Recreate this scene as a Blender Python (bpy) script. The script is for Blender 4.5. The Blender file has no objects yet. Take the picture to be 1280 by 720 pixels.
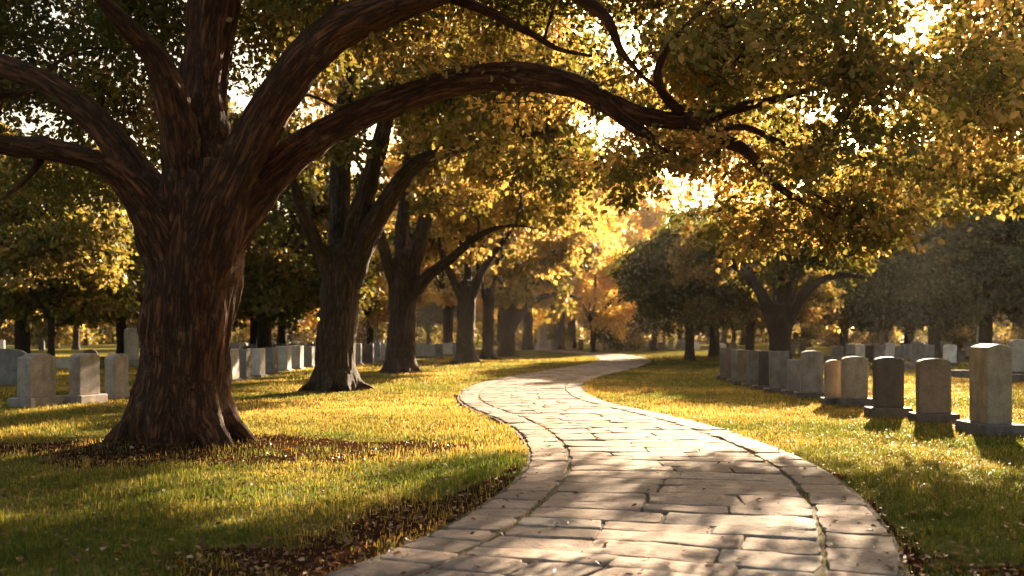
import bpy, bmesh, math, random
import numpy as np
from mathutils import Vector, Matrix

rng = np.random.default_rng(7)
random.seed(7)
R = math.radians
scene = bpy.context.scene
COL = scene.collection

# ------------------------------------------------------------------ camera numbers
F, CAM_H, HORIZON = 1244.0, 1.55, 421.0          # focal length in photo pixels, eye height, horizon row
SUN_AZ, SUN_EL = R(22.7), R(17.4)                # azimuth from +Y towards +X
SUN_DIR = np.array([math.sin(SUN_AZ)*math.cos(SUN_EL), math.cos(SUN_AZ)*math.cos(SUN_EL), math.sin(SUN_EL)])


def P(px, py, d):
    """a point seen at photo position (px, py) and standing d metres away"""
    return np.array([(px-640)/F*d, d, CAM_H+(HORIZON-py)/F*d])


def G(px, py):
    """the ground point seen at (px, py)"""
    d = F*CAM_H/(py-HORIZON)
    return np.array([(px-640)/F*d, d])


# ------------------------------------------------------------------ noise
def _hash(ix, iy, iz, seed):
    with np.errstate(over='ignore'):
        h = (ix.astype(np.uint32)*np.uint32(374761393) + iy.astype(np.uint32)*np.uint32(668265263)
             + iz.astype(np.uint32)*np.uint32(2147483647) + np.uint32((seed*974634777) & 0xffffffff))
        h = (h ^ (h >> np.uint32(13)))*np.uint32(1274126177)
        h = (h ^ (h >> np.uint32(16)))*np.uint32(2246822519)
        h = h ^ (h >> np.uint32(15))
    return h.astype(np.float64)/4294967295.0


def vnoise(x, y, z=None, seed=0):
    x = np.asarray(x, float); y = np.asarray(y, float)
    z = np.zeros_like(x) if z is None else np.asarray(z, float)
    fx, fy, fz = np.floor(x), np.floor(y), np.floor(z)
    ix, iy, iz = fx.astype(np.int64), fy.astype(np.int64), fz.astype(np.int64)
    tx, ty, tz = x-fx, y-fy, z-fz
    tx, ty, tz = (t*t*(3-2*t) for t in (tx, ty, tz))
    out = 0
    for a in (0, 1):
        for b in (0, 1):
            for c in (0, 1):
                w = (tx if a else 1-tx)*(ty if b else 1-ty)*(tz if c else 1-tz)
                out = out + w*_hash(ix+a, iy+b, iz+c, seed)
    return out*2-1


def fbm(x, y, z=None, seed=0, octs=4):
    out, amp, fr = 0, 1.0, 1.0
    for o in range(octs):
        out = out + amp*vnoise(np.asarray(x)*fr, np.asarray(y)*fr, None if z is None else np.asarray(z)*fr, seed+o)
        amp *= .5; fr *= 2.03
    return out


# ------------------------------------------------------------------ object helpers
def mesh_np(name, verts, faces, smooth=True):
    """faces: list of (n,k) integer arrays"""
    me = bpy.data.meshes.new(name)
    verts = np.asarray(verts, np.float32)
    me.vertices.add(len(verts)); me.vertices.foreach_set('co', verts.ravel())
    faces = [np.asarray(f, np.int32) for f in faces if len(f)]
    loops = np.concatenate([f.ravel() for f in faces])
    counts = np.concatenate([np.full(len(f), f.shape[1], np.int32) for f in faces])
    starts = np.concatenate([[0], np.cumsum(counts)[:-1]]).astype(np.int32)
    me.loops.add(len(loops)); me.loops.foreach_set('vertex_index', loops)
    me.polygons.add(len(counts)); me.polygons.foreach_set('loop_start', starts)
    me.polygons.foreach_set('use_smooth', np.full(len(counts), smooth))
    me.update(calc_edges=True)
    return me


def attr(me, name, data):
    data = np.asarray(data, np.float32)
    if data.ndim == 1:
        a = me.attributes.new(name, 'FLOAT', 'POINT'); a.data.foreach_set('value', data)
    else:
        a = me.attributes.new(name, 'FLOAT_VECTOR', 'POINT'); a.data.foreach_set('vector', data.ravel())


def obj(name, me, mat=None, parent=None):
    if mat is not None and not me.materials:
        me.materials.append(mat)
    o = bpy.data.objects.new(name, me); COL.objects.link(o)
    if parent is not None:
        o.parent = parent
    return o


def thing(name, label, cat, loc=(0, 0, 0), rz=0.0, group=None):
    o = bpy.data.objects.new(name, None); COL.objects.link(o)
    o.location = [float(v) for v in loc]; o.rotation_euler = (0, 0, rz)
    o.empty_display_size = .2
    return tag(o, label, cat, group)


def tag(o, label=None, cat=None, group=None, kind=None):
    if label: o['label'] = label
    if cat: o['category'] = cat
    if group: o['group'] = group
    if kind: o['kind'] = kind
    return o


def copy_tree(root):
    r = root.copy(); COL.objects.link(r)
    for ch in list(root.children):
        c = ch.copy(); COL.objects.link(c); c.parent = r
    return r


# ------------------------------------------------------------------ materials
def new_mat(name):
    m = bpy.data.materials.new(name); m.use_nodes = True
    nt = m.node_tree; nt.nodes.clear()
    return m, nt


def node(nt, typ, **kw):
    n = nt.nodes.new(typ)
    for k, v in kw.items():
        if k.startswith('i_'):
            key = k[2:]
            key = int(key) if key.isdigit() else key.replace('_', ' ')
            n.inputs[key].default_value = v
        else:
            setattr(n, k, v)
    return n


def ramp(nt, stops, fac=None):
    n = nt.nodes.new('ShaderNodeValToRGB')
    el = n.color_ramp.elements
    while len(el) < len(stops):
        el.new(.5)
    for e, (p, c) in zip(el, stops):
        e.position = p; e.color = (c[0], c[1], c[2], 1) if not isinstance(c, (int, float)) else (c, c, c, 1)
    if fac is not None:
        nt.links.new(fac, n.inputs[0])
    return n


def mixc(nt, fac, a, b, mode='MIX'):
    n = nt.nodes.new('ShaderNodeMix'); n.data_type = 'RGBA'; n.blend_type = mode
    for sock, v in ((n.inputs[0], fac), (n.inputs[6], a), (n.inputs[7], b)):
        if isinstance(v, (int, float)): sock.default_value = v
        elif isinstance(v, tuple): sock.default_value = (*v, 1)
        else: nt.links.new(v, sock)
    return n.outputs[2]


def math_n(nt, op, a, b=None):
    n = nt.nodes.new('ShaderNodeMath'); n.operation = op
    for i, v in enumerate((a, b)):
        if v is None: continue
        if isinstance(v, (int, float)): n.inputs[i].default_value = v
        else: nt.links.new(v, n.inputs[i])
    return n.outputs[0]


def leaf_material(name, stops, transl=.5, tcol=(1.0, .80, .56), gain=1.5, spec=.32):
    """stops: colour ramp over the per-leaf attribute 'tint'"""
    m, nt = new_mat(name); L = nt.links
    at = node(nt, 'ShaderNodeAttribute', attribute_name='tint')
    oi = node(nt, 'ShaderNodeObjectInfo')
    sh = math_n(nt, 'MULTIPLY', math_n(nt, 'SUBTRACT', oi.outputs['Random'], .5), .22)
    t = math_n(nt, 'ADD', at.outputs['Fac'], sh)
    col = ramp(nt, stops, t).outputs[0]
    pb = node(nt, 'ShaderNodeBsdfPrincipled')
    pb.inputs['Roughness'].default_value = .48
    pb.inputs['Specular IOR Level'].default_value = spec
    L.new(col, pb.inputs['Base Color'])
    tr = node(nt, 'ShaderNodeBsdfTranslucent')
    tc = mixc(nt, 1.0, col, tcol, 'MULTIPLY')
    tv = node(nt, 'ShaderNodeVectorMath', operation='SCALE'); tv.inputs[3].default_value = gain
    L.new(tc, tv.inputs[0]); L.new(tv.outputs[0], tr.inputs[0])
    mx = node(nt, 'ShaderNodeMixShader'); mx.inputs[0].default_value = transl
    L.new(pb.outputs[0], mx.inputs[1]); L.new(tr.outputs[0], mx.inputs[2])
    out = node(nt, 'ShaderNodeOutputMaterial'); L.new(mx.outputs[0], out.inputs[0])
    return m


def bark_material(name, dark, mid, light, scale=1.0, bump=.9):
    m, nt = new_mat(name); L = nt.links
    at = node(nt, 'ShaderNodeAttribute', attribute_name='bark')
    co = at.outputs['Vector']
    mp = node(nt, 'ShaderNodeMapping'); mp.inputs['Scale'].default_value = (7*scale, 7*scale, .95*scale); L.new(co, mp.inputs[0])
    n1 = node(nt, 'ShaderNodeTexNoise', i_Scale=1.6, i_Detail=9, i_Roughness=.68, i_Distortion=.9); L.new(mp.outputs[0], n1.inputs[0])
    mp2 = node(nt, 'ShaderNodeMapping'); mp2.inputs['Scale'].default_value = (12*scale, 12*scale, 1.5*scale); L.new(co, mp2.inputs[0])
    v = node(nt, 'ShaderNodeTexVoronoi', feature='DISTANCE_TO_EDGE', i_Scale=1.0, i_Randomness=1.0)
    dst = node(nt, 'ShaderNodeVectorMath', operation='MULTIPLY_ADD'); dst.inputs[1].default_value = (2.6, 2.6, 2.6)
    nn = node(nt, 'ShaderNodeTexNoise', i_Scale=1.1, i_Detail=6, i_Roughness=.7); L.new(mp2.outputs[0], nn.inputs[0])
    L.new(nn.outputs['Color'], dst.inputs[0]); L.new(mp2.outputs[0], dst.inputs[2]); L.new(dst.outputs[0], v.inputs[0])
    crack = ramp(nt, [(0, 0.0), (.22, 1.0)], v.outputs['Distance']).outputs[0]
    h = math_n(nt, 'ADD', math_n(nt, 'MULTIPLY', n1.outputs[0], 1.1), math_n(nt, 'MULTIPLY', crack, .45))
    col = ramp(nt, [(.25, dark), (.55, mid), (.8, light)], n1.outputs[0]).outputs[0]
    big = node(nt, 'ShaderNodeTexNoise', i_Scale=1.3, i_Detail=4); L.new(co, big.inputs[0])
    col = mixc(nt, ramp(nt, [(.42, 0.0), (.68, .65)], big.outputs[0]).outputs[0], col, (mid[0]*.6, mid[1]*.72, mid[2]*.75))
    lich = node(nt, 'ShaderNodeTexNoise', i_Scale=2.6, i_Detail=9, i_Roughness=.75); L.new(co, lich.inputs[0])
    col = mixc(nt, ramp(nt, [(.57, 0.0), (.66, .55)], lich.outputs[0]).outputs[0], col, (light[0]*.95, light[1]*1.25, light[2]*1.3))
    crk = ramp(nt, [(0, .35), (.2, 1.0)], v.outputs['Distance']).outputs[0]
    col = mixc(nt, 1.0, col, crk, 'MULTIPLY')
    pb = node(nt, 'ShaderNodeBsdfPrincipled'); pb.inputs['Roughness'].default_value = .85
    pb.inputs['Specular IOR Level'].default_value = .25
    L.new(col, pb.inputs['Base Color'])
    bp = node(nt, 'ShaderNodeBump', i_Strength=bump, i_Distance=.08); L.new(h, bp.inputs['Height']); L.new(bp.outputs[0], pb.inputs['Normal'])
    out = node(nt, 'ShaderNodeOutputMaterial'); L.new(pb.outputs[0], out.inputs[0])
    return m


def stone_material(name, base, dark, rough=.8, speck=.5):
    m, nt = new_mat(name); L = nt.links
    tc = node(nt, 'ShaderNodeTexCoord'); oi = node(nt, 'ShaderNodeObjectInfo')
    ofs = node(nt, 'ShaderNodeVectorMath', operation='ADD'); L.new(tc.outputs['Object'], ofs.inputs[0])
    sc = node(nt, 'ShaderNodeVectorMath', operation='SCALE'); sc.inputs[0].default_value = (37, 53, 71); L.new(oi.outputs['Random'], sc.inputs[3])
    L.new(sc.outputs[0], ofs.inputs[1]); co = ofs.outputs[0]
    n1 = node(nt, 'ShaderNodeTexNoise', i_Scale=3.2, i_Detail=7, i_Roughness=.65); L.new(co, n1.inputs[0])
    n2 = node(nt, 'ShaderNodeTexNoise', i_Scale=38, i_Detail=5, i_Roughness=.7); L.new(co, n2.inputs[0])
    mp = node(nt, 'ShaderNodeMapping'); mp.inputs['Scale'].default_value = (5, 5, 1.5); L.new(co, mp.inputs[0])
    n3 = node(nt, 'ShaderNodeTexNoise', i_Scale=1.2, i_Detail=5); L.new(mp.outputs[0], n3.inputs[0])
    col = ramp(nt, [(.32, dark), (.62, base)], n1.outputs[0]).outputs[0]
    col = mixc(nt, ramp(nt, [(.48, 0.0), (.72, .5)], n3.outputs[0]).outputs[0], col, tuple(c*.5 for c in dark))
    lc = node(nt, 'ShaderNodeTexNoise', i_Scale=7, i_Detail=8, i_Roughness=.8); L.new(co, lc.inputs[0])
    col = mixc(nt, ramp(nt, [(.60, 0.0), (.66, .6)], lc.outputs[0]).outputs[0], col, (base[0]*1.1+.03, base[1]*1.15+.03, base[2]*.9+.02))
    col = mixc(nt, speck*.7, col, ramp(nt, [(.35, .25), (.65, .85)], n2.outputs[0]).outputs[0], 'OVERLAY')
    hs = node(nt, 'ShaderNodeHueSaturation'); L.new(col, hs.inputs['Color'])
    L.new(math_n(nt, 'ADD', math_n(nt, 'MULTIPLY', oi.outputs['Random'], .5), .75), hs.inputs['Value'])
    pb = node(nt, 'ShaderNodeBsdfPrincipled'); pb.inputs['Roughness'].default_value = rough
    L.new(hs.outputs[0], pb.inputs['Base Color'])
    h = math_n(nt, 'ADD', n1.outputs[0], math_n(nt, 'MULTIPLY', n2.outputs[0], .25))
    bp = node(nt, 'ShaderNodeBump', i_Strength=.5, i_Distance=.015); L.new(h, bp.inputs['Height']); L.new(bp.outputs[0], pb.inputs['Normal'])
    out = node(nt, 'ShaderNodeOutputMaterial'); L.new(pb.outputs[0], out.inputs[0])
    return m


LEAF_OAK = leaf_material('leaf_olive', [(0, (.045, .056, .010)), (.4, (.105, .112, .028)), (.75, (.29, .23, .080)), (1, (.46, .34, .14))], .66)
LEAF_GOLD = leaf_material('leaf_gold', [(0, (.13, .10, .018)), (.4, (.34, .25, .045)), (1, (.56, .44, .17))], .76, (1.0, .86, .60), 1.65)
LEAF_DARK = leaf_material('leaf_dark', [(0, (.036, .052, .009)), (.6, (.090, .108, .016)), (1, (.24, .19, .03))], .58)
LEAF_GREY = leaf_material('leaf_grey_green', [(0, (.040, .054, .018)), (.6, (.080, .098, .028)), (1, (.16, .15, .04))], .48)
BARK_RED = bark_material('bark_reddish', (.016, .007, .004), (.165, .060, .023), (.33, .150, .066), 1.0, 1.0)
BARK_BROWN = bark_material('bark_brown', (.028, .017, .011), (.10, .060, .036), (.20, .130, .085), 1.0, .9)
BARK_DARK = bark_material('bark_dark', (.020, .013, .009), (.060, .038, .025), (.11, .075, .05), 1.0, .8)

# ------------------------------------------------------------------ the path's plan
EDGE_PX = [(430, 720), (545, 672), (600, 640), (645, 607), (664, 577), (656, 550), (630, 529), (602, 517), (582, 508), (574, 498),
           (585, 486), (610, 477.5), (650, 469.5), (700, 461.5), (735, 455), (750, 450), (737, 444.5), (700, 441), (655, 438.3)]


def catmull(pts, step):
    pts = np.asarray(pts, float)
    p = np.vstack([2*pts[0]-pts[1], pts, 2*pts[-1]-pts[-2]])
    out = []
    for i in range(1, len(p)-2):
        n = max(2, int(np.linalg.norm(p[i+1][:3]-p[i][:3])/step)+1)
        for t in np.linspace(0, 1, n, endpoint=False):
            out.append(.5*((2*p[i])+(-p[i-1]+p[i+1])*t+(2*p[i-1]-5*p[i]+4*p[i+1]-p[i+2])*t*t+(-p[i-1]+3*p[i]-3*p[i+1]+p[i+2])*t**3))
    out.append(p[-2])
    return np.array(out)


_e = [G(*p) for p in EDGE_PX]
_e = [np.array([-2.45, 4.2])] + _e + [np.array([-12.0, 122.0]), np.array([-40.0, 131.0])]
_e = catmull(_e, .25)
for _ in range(6):                                  # take the jitter out of the traced edge
    _e[1:-1] = (_e[:-2]+2*_e[1:-1]+_e[2:])/4
_t = np.gradient(_e, axis=0); _t /= np.linalg.norm(_t, axis=1)[:, None]
_n = np.stack([_t[:, 1], -_t[:, 0]], 1)
PATH_W = 3.35
CL = _e+_n*PATH_W/2
for _ in range(4):
    CL[1:-1] = (CL[:-2]+2*CL[1:-1]+CL[2:])/4
_s = np.concatenate([[0], np.cumsum(np.linalg.norm(np.diff(CL, axis=0), axis=1))])
PATH_LEN = _s[-1]
S_ = np.arange(0, PATH_LEN, .1)
CLx, CLy = np.interp(S_, _s, CL[:, 0]), np.interp(S_, _s, CL[:, 1])
_d = np.stack([np.gradient(CLx), np.gradient(CLy)], 1)
for _ in range(8):
    _d[1:-1] = (_d[:-2]+2*_d[1:-1]+_d[2:])/4
_d /= np.linalg.norm(_d, axis=1)[:, None]
CLn = np.stack([_d[:, 1], -_d[:, 0]], 1)


def path_pt(s, w):
    """s along the path, w across it (-W/2 left edge, +W/2 right edge)"""
    s = np.asarray(s, float); w = np.asarray(w, float)
    x, y = np.interp(s, S_, CLx), np.interp(s, S_, CLy)
    nx, ny = np.interp(s, S_, CLn[:, 0]), np.interp(s, S_, CLn[:, 1])
    return np.stack([x+nx*w, y+ny*w], -1)


_cls = np.stack([CLx, CLy], 1)[::4]


def path_dist(x, y):
    x = np.asarray(x, float).ravel(); y = np.asarray(y, float).ravel()
    out = np.empty(len(x))
    for a in range(0, len(x), 20000):
        b = slice(a, a+20000)
        d2 = (x[b, None]-_cls[None, :, 0])**2+(y[b, None]-_cls[None, :, 1])**2
        out[b] = np.sqrt(d2.min(1))
    return out


BIG = G(226, 556)                                   # foot of the big tree


def soil_mask(x, y, pd=None):
    x = np.asarray(x, float).ravel(); y = np.asarray(y, float).ravel()
    pd = path_dist(x, y) if pd is None else pd
    n = fbm(x*.8, y*.8, seed=31)
    n2 = fbm(x*2.7, y*2.7, seed=35)
    # round the big tree, stretched towards the path
    u = (x-BIG[0]-.5)/4.3; v = (y-BIG[1]+.6)/1.8
    a = 1.25-np.sqrt(u*u+v*v)+n*.32+n2*.12
    # a bare strip along the path's left edge, close by
    left = x < np.interp(y, CLy[:400], CLx[:400])
    e = pd-PATH_W/2
    wid = np.where(left, np.clip((12.5-y)/5.5, 0.05, 1)*1.0+.12, .16)
    b = (wid-e)/np.maximum(wid, .2)+n*.5+n2*.25
    # worn ground at the right foreground edge
    c = .7-np.hypot((x-3.6)/1.1, (y-6.4)/.9)+n*.4+n2*.3
    m = np.maximum(np.maximum(a, b), c)
    return np.clip(m*2.2, 0, 1)


def ground_h(x, y, pd=None):
    shp = np.shape(x)
    x = np.asarray(x, float).ravel(); y = np.asarray(y, float).ravel()
    pd = path_dist(x, y) if pd is None else pd
    h = .035*vnoise(x*.25, y*.25, seed=3)+.016*vnoise(x*1.1, y*1.1, seed=4)+.008*vnoise(x*3.3, y*3.3, seed=5)
    k = np.clip((pd-PATH_W/2-.03)/.5, 0, 1)
    h = h*k+.012*k
    r = np.hypot(x-BIG[0], y-BIG[1])
    h = h+.10*np.exp(-(r/1.5)**2)
    return (h-.0*k).reshape(shp)


def gz(x, y):
    return float(ground_h(np.array([x]), np.array([y]))[0])


# ------------------------------------------------------------------ ground sheet
def graded(lo, hi, a, b, step, g=1.13):
    mid = list(np.arange(a, b+1e-6, step))
    up, x, s = [], b, step
    while x < hi:
        s *= g; x += s; up.append(x)
    dn, x, s = [], a, step
    while x > lo:
        s *= g; x -= s; dn.append(x)
    return np.array(dn[::-1]+mid+up)


gx = graded(-520, 520, -9, 10, .14); gy = graded(-60, 900, 4.6, 21, .14)
GX, GY = np.meshgrid(gx, gy)
pdg = path_dist(GX, GY)
GH = ground_h(GX.ravel(), GY.ravel(), pdg)
idx = np.arange(GX.size).reshape(GX.shape)
quads = np.stack([idx[:-1, :-1], idx[:-1, 1:], idx[1:, 1:], idx[1:, :-1]], -1).reshape(-1, 4)
gme = mesh_np('ground', np.stack([GX.ravel(), GY.ravel(), GH], 1), [quads])
attr(gme, 'soil', soil_mask(GX, GY, pdg))

m, nt = new_mat('lawn'); L = nt.links
tc = node(nt, 'ShaderNodeTexCoord'); co = tc.outputs['Object']
so = node(nt, 'ShaderNodeAttribute', attribute_name='soil')
n1 = node(nt, 'ShaderNodeTexNoise', i_Scale=.35, i_Detail=5); L.new(co, n1.inputs[0])
n2 = node(nt, 'ShaderNodeTexNoise', i_Scale=9, i_Detail=6, i_Roughness=.7); L.new(co, n2.inputs[0])
n3 = node(nt, 'ShaderNodeTexNoise', i_Scale=45, i_Detail=4, i_Roughness=.7); L.new(co, n3.inputs[0])
gcol = ramp(nt, [(.3, (.055, .068, .018)), (.55, (.11, .108, .030)), (.75, (.20, .16, .05))], n1.outputs[0]).outputs[0]
gcol = mixc(nt, .55, gcol, ramp(nt, [(.3, (.035, .040, .010)), (.7, (.24, .19, .055))], n2.outputs[0]).outputs[0])
scol = ramp(nt, [(.3, (.014, .006, .004)), (.55, (.040, .017, .009)), (.8, (.085, .037, .019))], n2.outputs[0]).outputs[0]
scol = mixc(nt, .5, scol, ramp(nt, [(.35, (.010, .006, .004)), (.7, (.085, .040, .021))], n3.outputs[0]).outputs[0])
f = math_n(nt, 'ADD', so.outputs['Fac'], math_n(nt, 'MULTIPLY', math_n(nt, 'SUBTRACT', n2.outputs[0], .5), .8))
f = ramp(nt, [(.35, 0.0), (.6, 1.0)], f).outputs[0]
col = mixc(nt, f, gcol, scol)
pb = node(nt, 'ShaderNodeBsdfPrincipled'); pb.inputs['Roughness'].default_value = 1; pb.inputs['Specular IOR Level'].default_value = 0
L.new(col, pb.inputs['Base Color'])
hh = math_n(nt, 'ADD', n2.outputs[0], math_n(nt, 'MULTIPLY', n3.outputs[0], .5))
bp = node(nt, 'ShaderNodeBump', i_Strength=.8, i_Distance=.04); L.new(hh, bp.inputs['Height']); L.new(bp.outputs[0], pb.inputs['Normal'])
out = node(nt, 'ShaderNodeOutputMaterial'); L.new(pb.outputs[0], out.inputs[0])
LAWN = m
tag(obj('ground', gme, LAWN), kind='structure')

# ------------------------------------------------------------------ the stone path
m, nt = new_mat('paving_stone'); L = nt.links
tc = node(nt, 'ShaderNodeTexCoord'); co = tc.outputs['Object']
ti = node(nt, 'ShaderNodeAttribute', attribute_name='tint')
n1 = node(nt, 'ShaderNodeTexNoise', i_Scale=2.3, i_Detail=7, i_Roughness=.65); L.new(co, n1.inputs[0])
n2 = node(nt, 'ShaderNodeTexNoise', i_Scale=24, i_Detail=8, i_Roughness=.72); L.new(co, n2.inputs[0])
n3 = node(nt, 'ShaderNodeTexNoise', i_Scale=7, i_Detail=6, i_Roughness=.6, i_Distortion=.8); L.new(co, n3.inputs[0])
col = ramp(nt, [(0, (.115, .090, .073)), (.25, (.19, .145, .115)), (.5, (.27, .195, .15)), (.8, (.32, .235, .18)), (1, (.27, .23, .195))], ti.outputs['Fac']).outputs[0]
col = mixc(nt, .55, col, ramp(nt, [(.3, .25), (.7, .75)], n1.outputs[0]).outputs[0], 'OVERLAY')
col = mixc(nt, ramp(nt, [(.5, 0.0), (.66, .7)], n3.outputs[0]).outputs[0], col, (.15, .112, .085))
col = mixc(nt, .3, col, ramp(nt, [(.35, .2), (.65, .8)], n2.outputs[0]).outputs[0], 'OVERLAY')
pb = node(nt, 'ShaderNodeBsdfPrincipled'); pb.inputs['Roughness'].default_value = .88; pb.inputs['Specular IOR Level'].default_value = .2
L.new(col, pb.inputs['Base Color'])
hh = math_n(nt, 'ADD', math_n(nt, 'MULTIPLY', n3.outputs[0], .9), math_n(nt, 'MULTIPLY', n2.outputs[0], .45))
bp = node(nt, 'ShaderNodeBump', i_Strength=.75, i_Distance=.026); L.new(hh, bp.inputs['Height']); L.new(bp.outputs[0], pb.inputs['Normal'])
out = node(nt, 'ShaderNodeOutputMaterial'); L.new(pb.outputs[0], out.inputs[0])
PAVING = m

m, nt = new_mat('joint_soil'); L = nt.links
tc = node(nt, 'ShaderNodeTexCoord'); co = tc.outputs['Object']
n1 = node(nt, 'ShaderNodeTexNoise', i_Scale=1.7, i_Detail=4); L.new(co, n1.inputs[0])
n2 = node(nt, 'ShaderNodeTexNoise', i_Scale=40, i_Detail=5); L.new(co, n2.inputs[0])
c1 = ramp(nt, [(.3, (.022, .014, .009)), (.7, (.085, .052, .03))], n2.outputs[0]).outputs[0]
c2 = ramp(nt, [(.3, (.022, .026, .006)), (.7, (.085, .082, .018))], n2.outputs[0]).outputs[0]
col = mixc(nt, ramp(nt, [(.45, 0.0), (.6, .8)], n1.outputs[0]).outputs[0], c1, c2)
pb = node(nt, 'ShaderNodeBsdfPrincipled'); pb.inputs['Roughness'].default_value = .95; L.new(col, pb.inputs['Base Color'])
bp = node(nt, 'ShaderNodeBump', i_Strength=.8, i_Distance=.02); L.new(n2.outputs[0], bp.inputs['Height']); L.new(bp.outputs[0], pb.inputs['Normal'])
out = node(nt, 'ShaderNodeOutputMaterial'); L.new(pb.outputs[0], out.inputs[0])
JOINT = m

V, Q4, TINT = [], [], []
nv = 0


def paver(s0, s1, w0, w1, far, top):
    """one irregular stone between s0..s1 along and w0..w1 across"""
    global nv
    k = 3 if far else 7                              # points per side
    g = .004+random.random()*.008
    jit = .013 if not far else .010
    c = [(s0+g, w0+g), (s1-g, w0+g), (s1-g, w1-g), (s0+g, w1-g)]
    c = [(a+random.uniform(-jit, jit)*1.3, b+random.uniform(-jit, jit)*1.6) for a, b in c]
    ring = []
    for i in range(4):
        a, b = np.array(c[i]), np.array(c[(i+1) % 4])
        for t in np.arange(k)/k:
            p = a*(1-t)+b*t
            if t > 0: p = p+np.random.default_rng(int(1e6*abs(p[0]*3.7+p[1])) % 999983).normal(0, jit*.42, 2)
            ring.append(p)
    ring = np.array(ring)
    cen = ring.mean(0)
    # round the corners a little
    for i in (0, k, 2*k, 3*k):
        ring[i] = ring[i]+(cen-ring[i])*np.minimum(1, random.choice([.008, .012, .02, .03, .075])/np.linalg.norm(cen-ring[i]))
    if w0 > -PATH_W/2+BW-.02 and w1 < PATH_W/2-BW+.02:
        fade = np.clip((PATH_W/2-BW-np.abs(ring[:, 1]))/.4, 0, 1)
        ring = ring+np.stack([.085*vnoise(ring[:, 1]*1.1+3, ring[:, 0]*.7, seed=91), .07*vnoise(ring[:, 1]*.9, ring[:, 0]*1.3, seed=92)*fade], 1)
        cen = ring.mean(0)
    n = len(ring)
    inset = .010 if not far else .012
    dirs = cen-ring; dl = np.linalg.norm(dirs, axis=1)[:, None]
    r1 = ring+dirs/dl*np.minimum(inset*.45, dl*.3)
    r2 = ring+dirs/dl*np.minimum(inset*1.5, dl*.4)
    r3 = ring+dirs*.55
    ph, tl, tw = random.random()*9, random.uniform(-.006, .006), random.uniform(-.006, .006)

    def z(r, dz):
        rel = r-cen
        return top+dz+rel[:, 0]*tl*2+rel[:, 1]*tw*2
    rough = lambda r: fbm(r[:, 0]*5+ph, r[:, 1]*5, seed=77, octs=2)*.008
    pts = []
    for r, zz in ((ring, np.full(n, -.03)), (ring, z(ring, -.007)), (r1, z(r1, -.0018)+rough(r1)), (r2, z(r2, 0)+rough(r2)), (r3, z(r3, .001)+rough(r3))):
        xy = path_pt(r[:, 0], r[:, 1]); pts.append(np.column_stack([xy, zz]))
    xy = path_pt(cen[0:1], cen[1:2]); pts.append(np.array([[xy[0, 0], xy[0, 1], top+.001]]))
    V.append(np.vstack(pts))
    i = np.arange(n); j = (i+1) % n
    for a in range(4):
        Q4.append(np.stack([nv+a*n+i, nv+a*n+j, nv+(a+1)*n+j, nv+(a+1)*n+i], 1)[:, ::-1])
    ctr = nv+5*n
    T3.append(np.stack([nv+4*n+i, nv+4*n+j, np.full(n, ctr)], 1)[:, ::-1])
    TINT.append(np.full(5*n+1, random.random()))
    nv += 5*n+1


T3 = []; JOINTS = []
BW = .50                                             # border stones
s = .2
while s < PATH_LEN-1:
    far = s > 42
    row = random.uniform(.36, .62) if s < 42 else random.uniform(.55, .85)
    w = -PATH_W/2+BW
    end = PATH_W/2-BW
    while w < end-.01:
        ww = random.uniform(.5, 1.2)
        if end-(w+ww) < .42: ww = end-w
        if not far: JOINTS.append((s, w))
        paver(s, s+row, w, w+ww, far, .046+random.uniform(-.007, .007))
        w += ww
    s += row
for side in (-1, 1):
    s = .3
    while s < PATH_LEN-1:
        ln = random.uniform(.42, .78) if s < 42 else random.uniform(.7, 1.0)
        a, b = sorted((side*PATH_W/2, side*(PATH_W/2-BW+.035)))
        paver(s, s+ln, a, b, s > 42, .049+random.uniform(-.005, .005))
        s += ln
pme = mesh_np('path', np.vstack(V), [np.vstack(Q4), np.vstack(T3)])
attr(pme, 'tint', np.concatenate(TINT))
tag(obj('path', pme, PAVING), kind='structure')
ss = np.arange(0, PATH_LEN, .4)
ws = np.linspace(-PATH_W/2-.05, PATH_W/2+.05, 7)
pts = np.vstack([np.column_stack([path_pt(ss, np.full(len(ss), w)), np.full(len(ss), .026)]) for w in ws])
ix = np.arange(len(pts)).reshape(len(ws), len(ss))
bq = np.stack([ix[:-1, :-1], ix[:-1, 1:], ix[1:, 1:], ix[1:, :-1]], -1).reshape(-1, 4)[:, ::-1]
tag(obj('path_bed', mesh_np('path_bed', pts, [bq]), JOINT), kind='structure')

# ------------------------------------------------------------------ grass blades and fallen leaves
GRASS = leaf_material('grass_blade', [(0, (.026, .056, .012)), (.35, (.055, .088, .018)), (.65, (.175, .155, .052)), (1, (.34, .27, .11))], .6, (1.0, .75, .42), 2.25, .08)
bands = [(4.9, 9, 3000, .95), (9, 14, 1900, 1.1), (14, 21, 1050, 1.4), (21, 32, 420, 2.0), (32, 50, 140, 3.0), (50, 80, 36, 5.0)]
BX, BY, BS = [], [], []
for d0, d1, dens, sc in bands:
    hw = d1*.56+1
    n = int(dens*(d1-d0)*2*hw)
    x = rng.uniform(-hw, hw, n); y = rng.uniform(d0, d1, n)
    ok = np.abs(x) < y*.56+.8
    x, y = x[ok], y[ok]
    pd = path_dist(x, y)
    sm = soil_mask(x, y, pd)
    cl = fbm(x*2.2, y*2.2, seed=51, octs=3)
    keep = (pd > PATH_W/2+.03+rng.normal(0, .02, len(x))) & (rng.random(len(x)) > sm*.86) & (rng.random(len(x)) < .72+.45*cl)
    BX.append(x[keep]); BY.append(y[keep]); BS.append(np.full(keep.sum(), sc))
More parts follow.
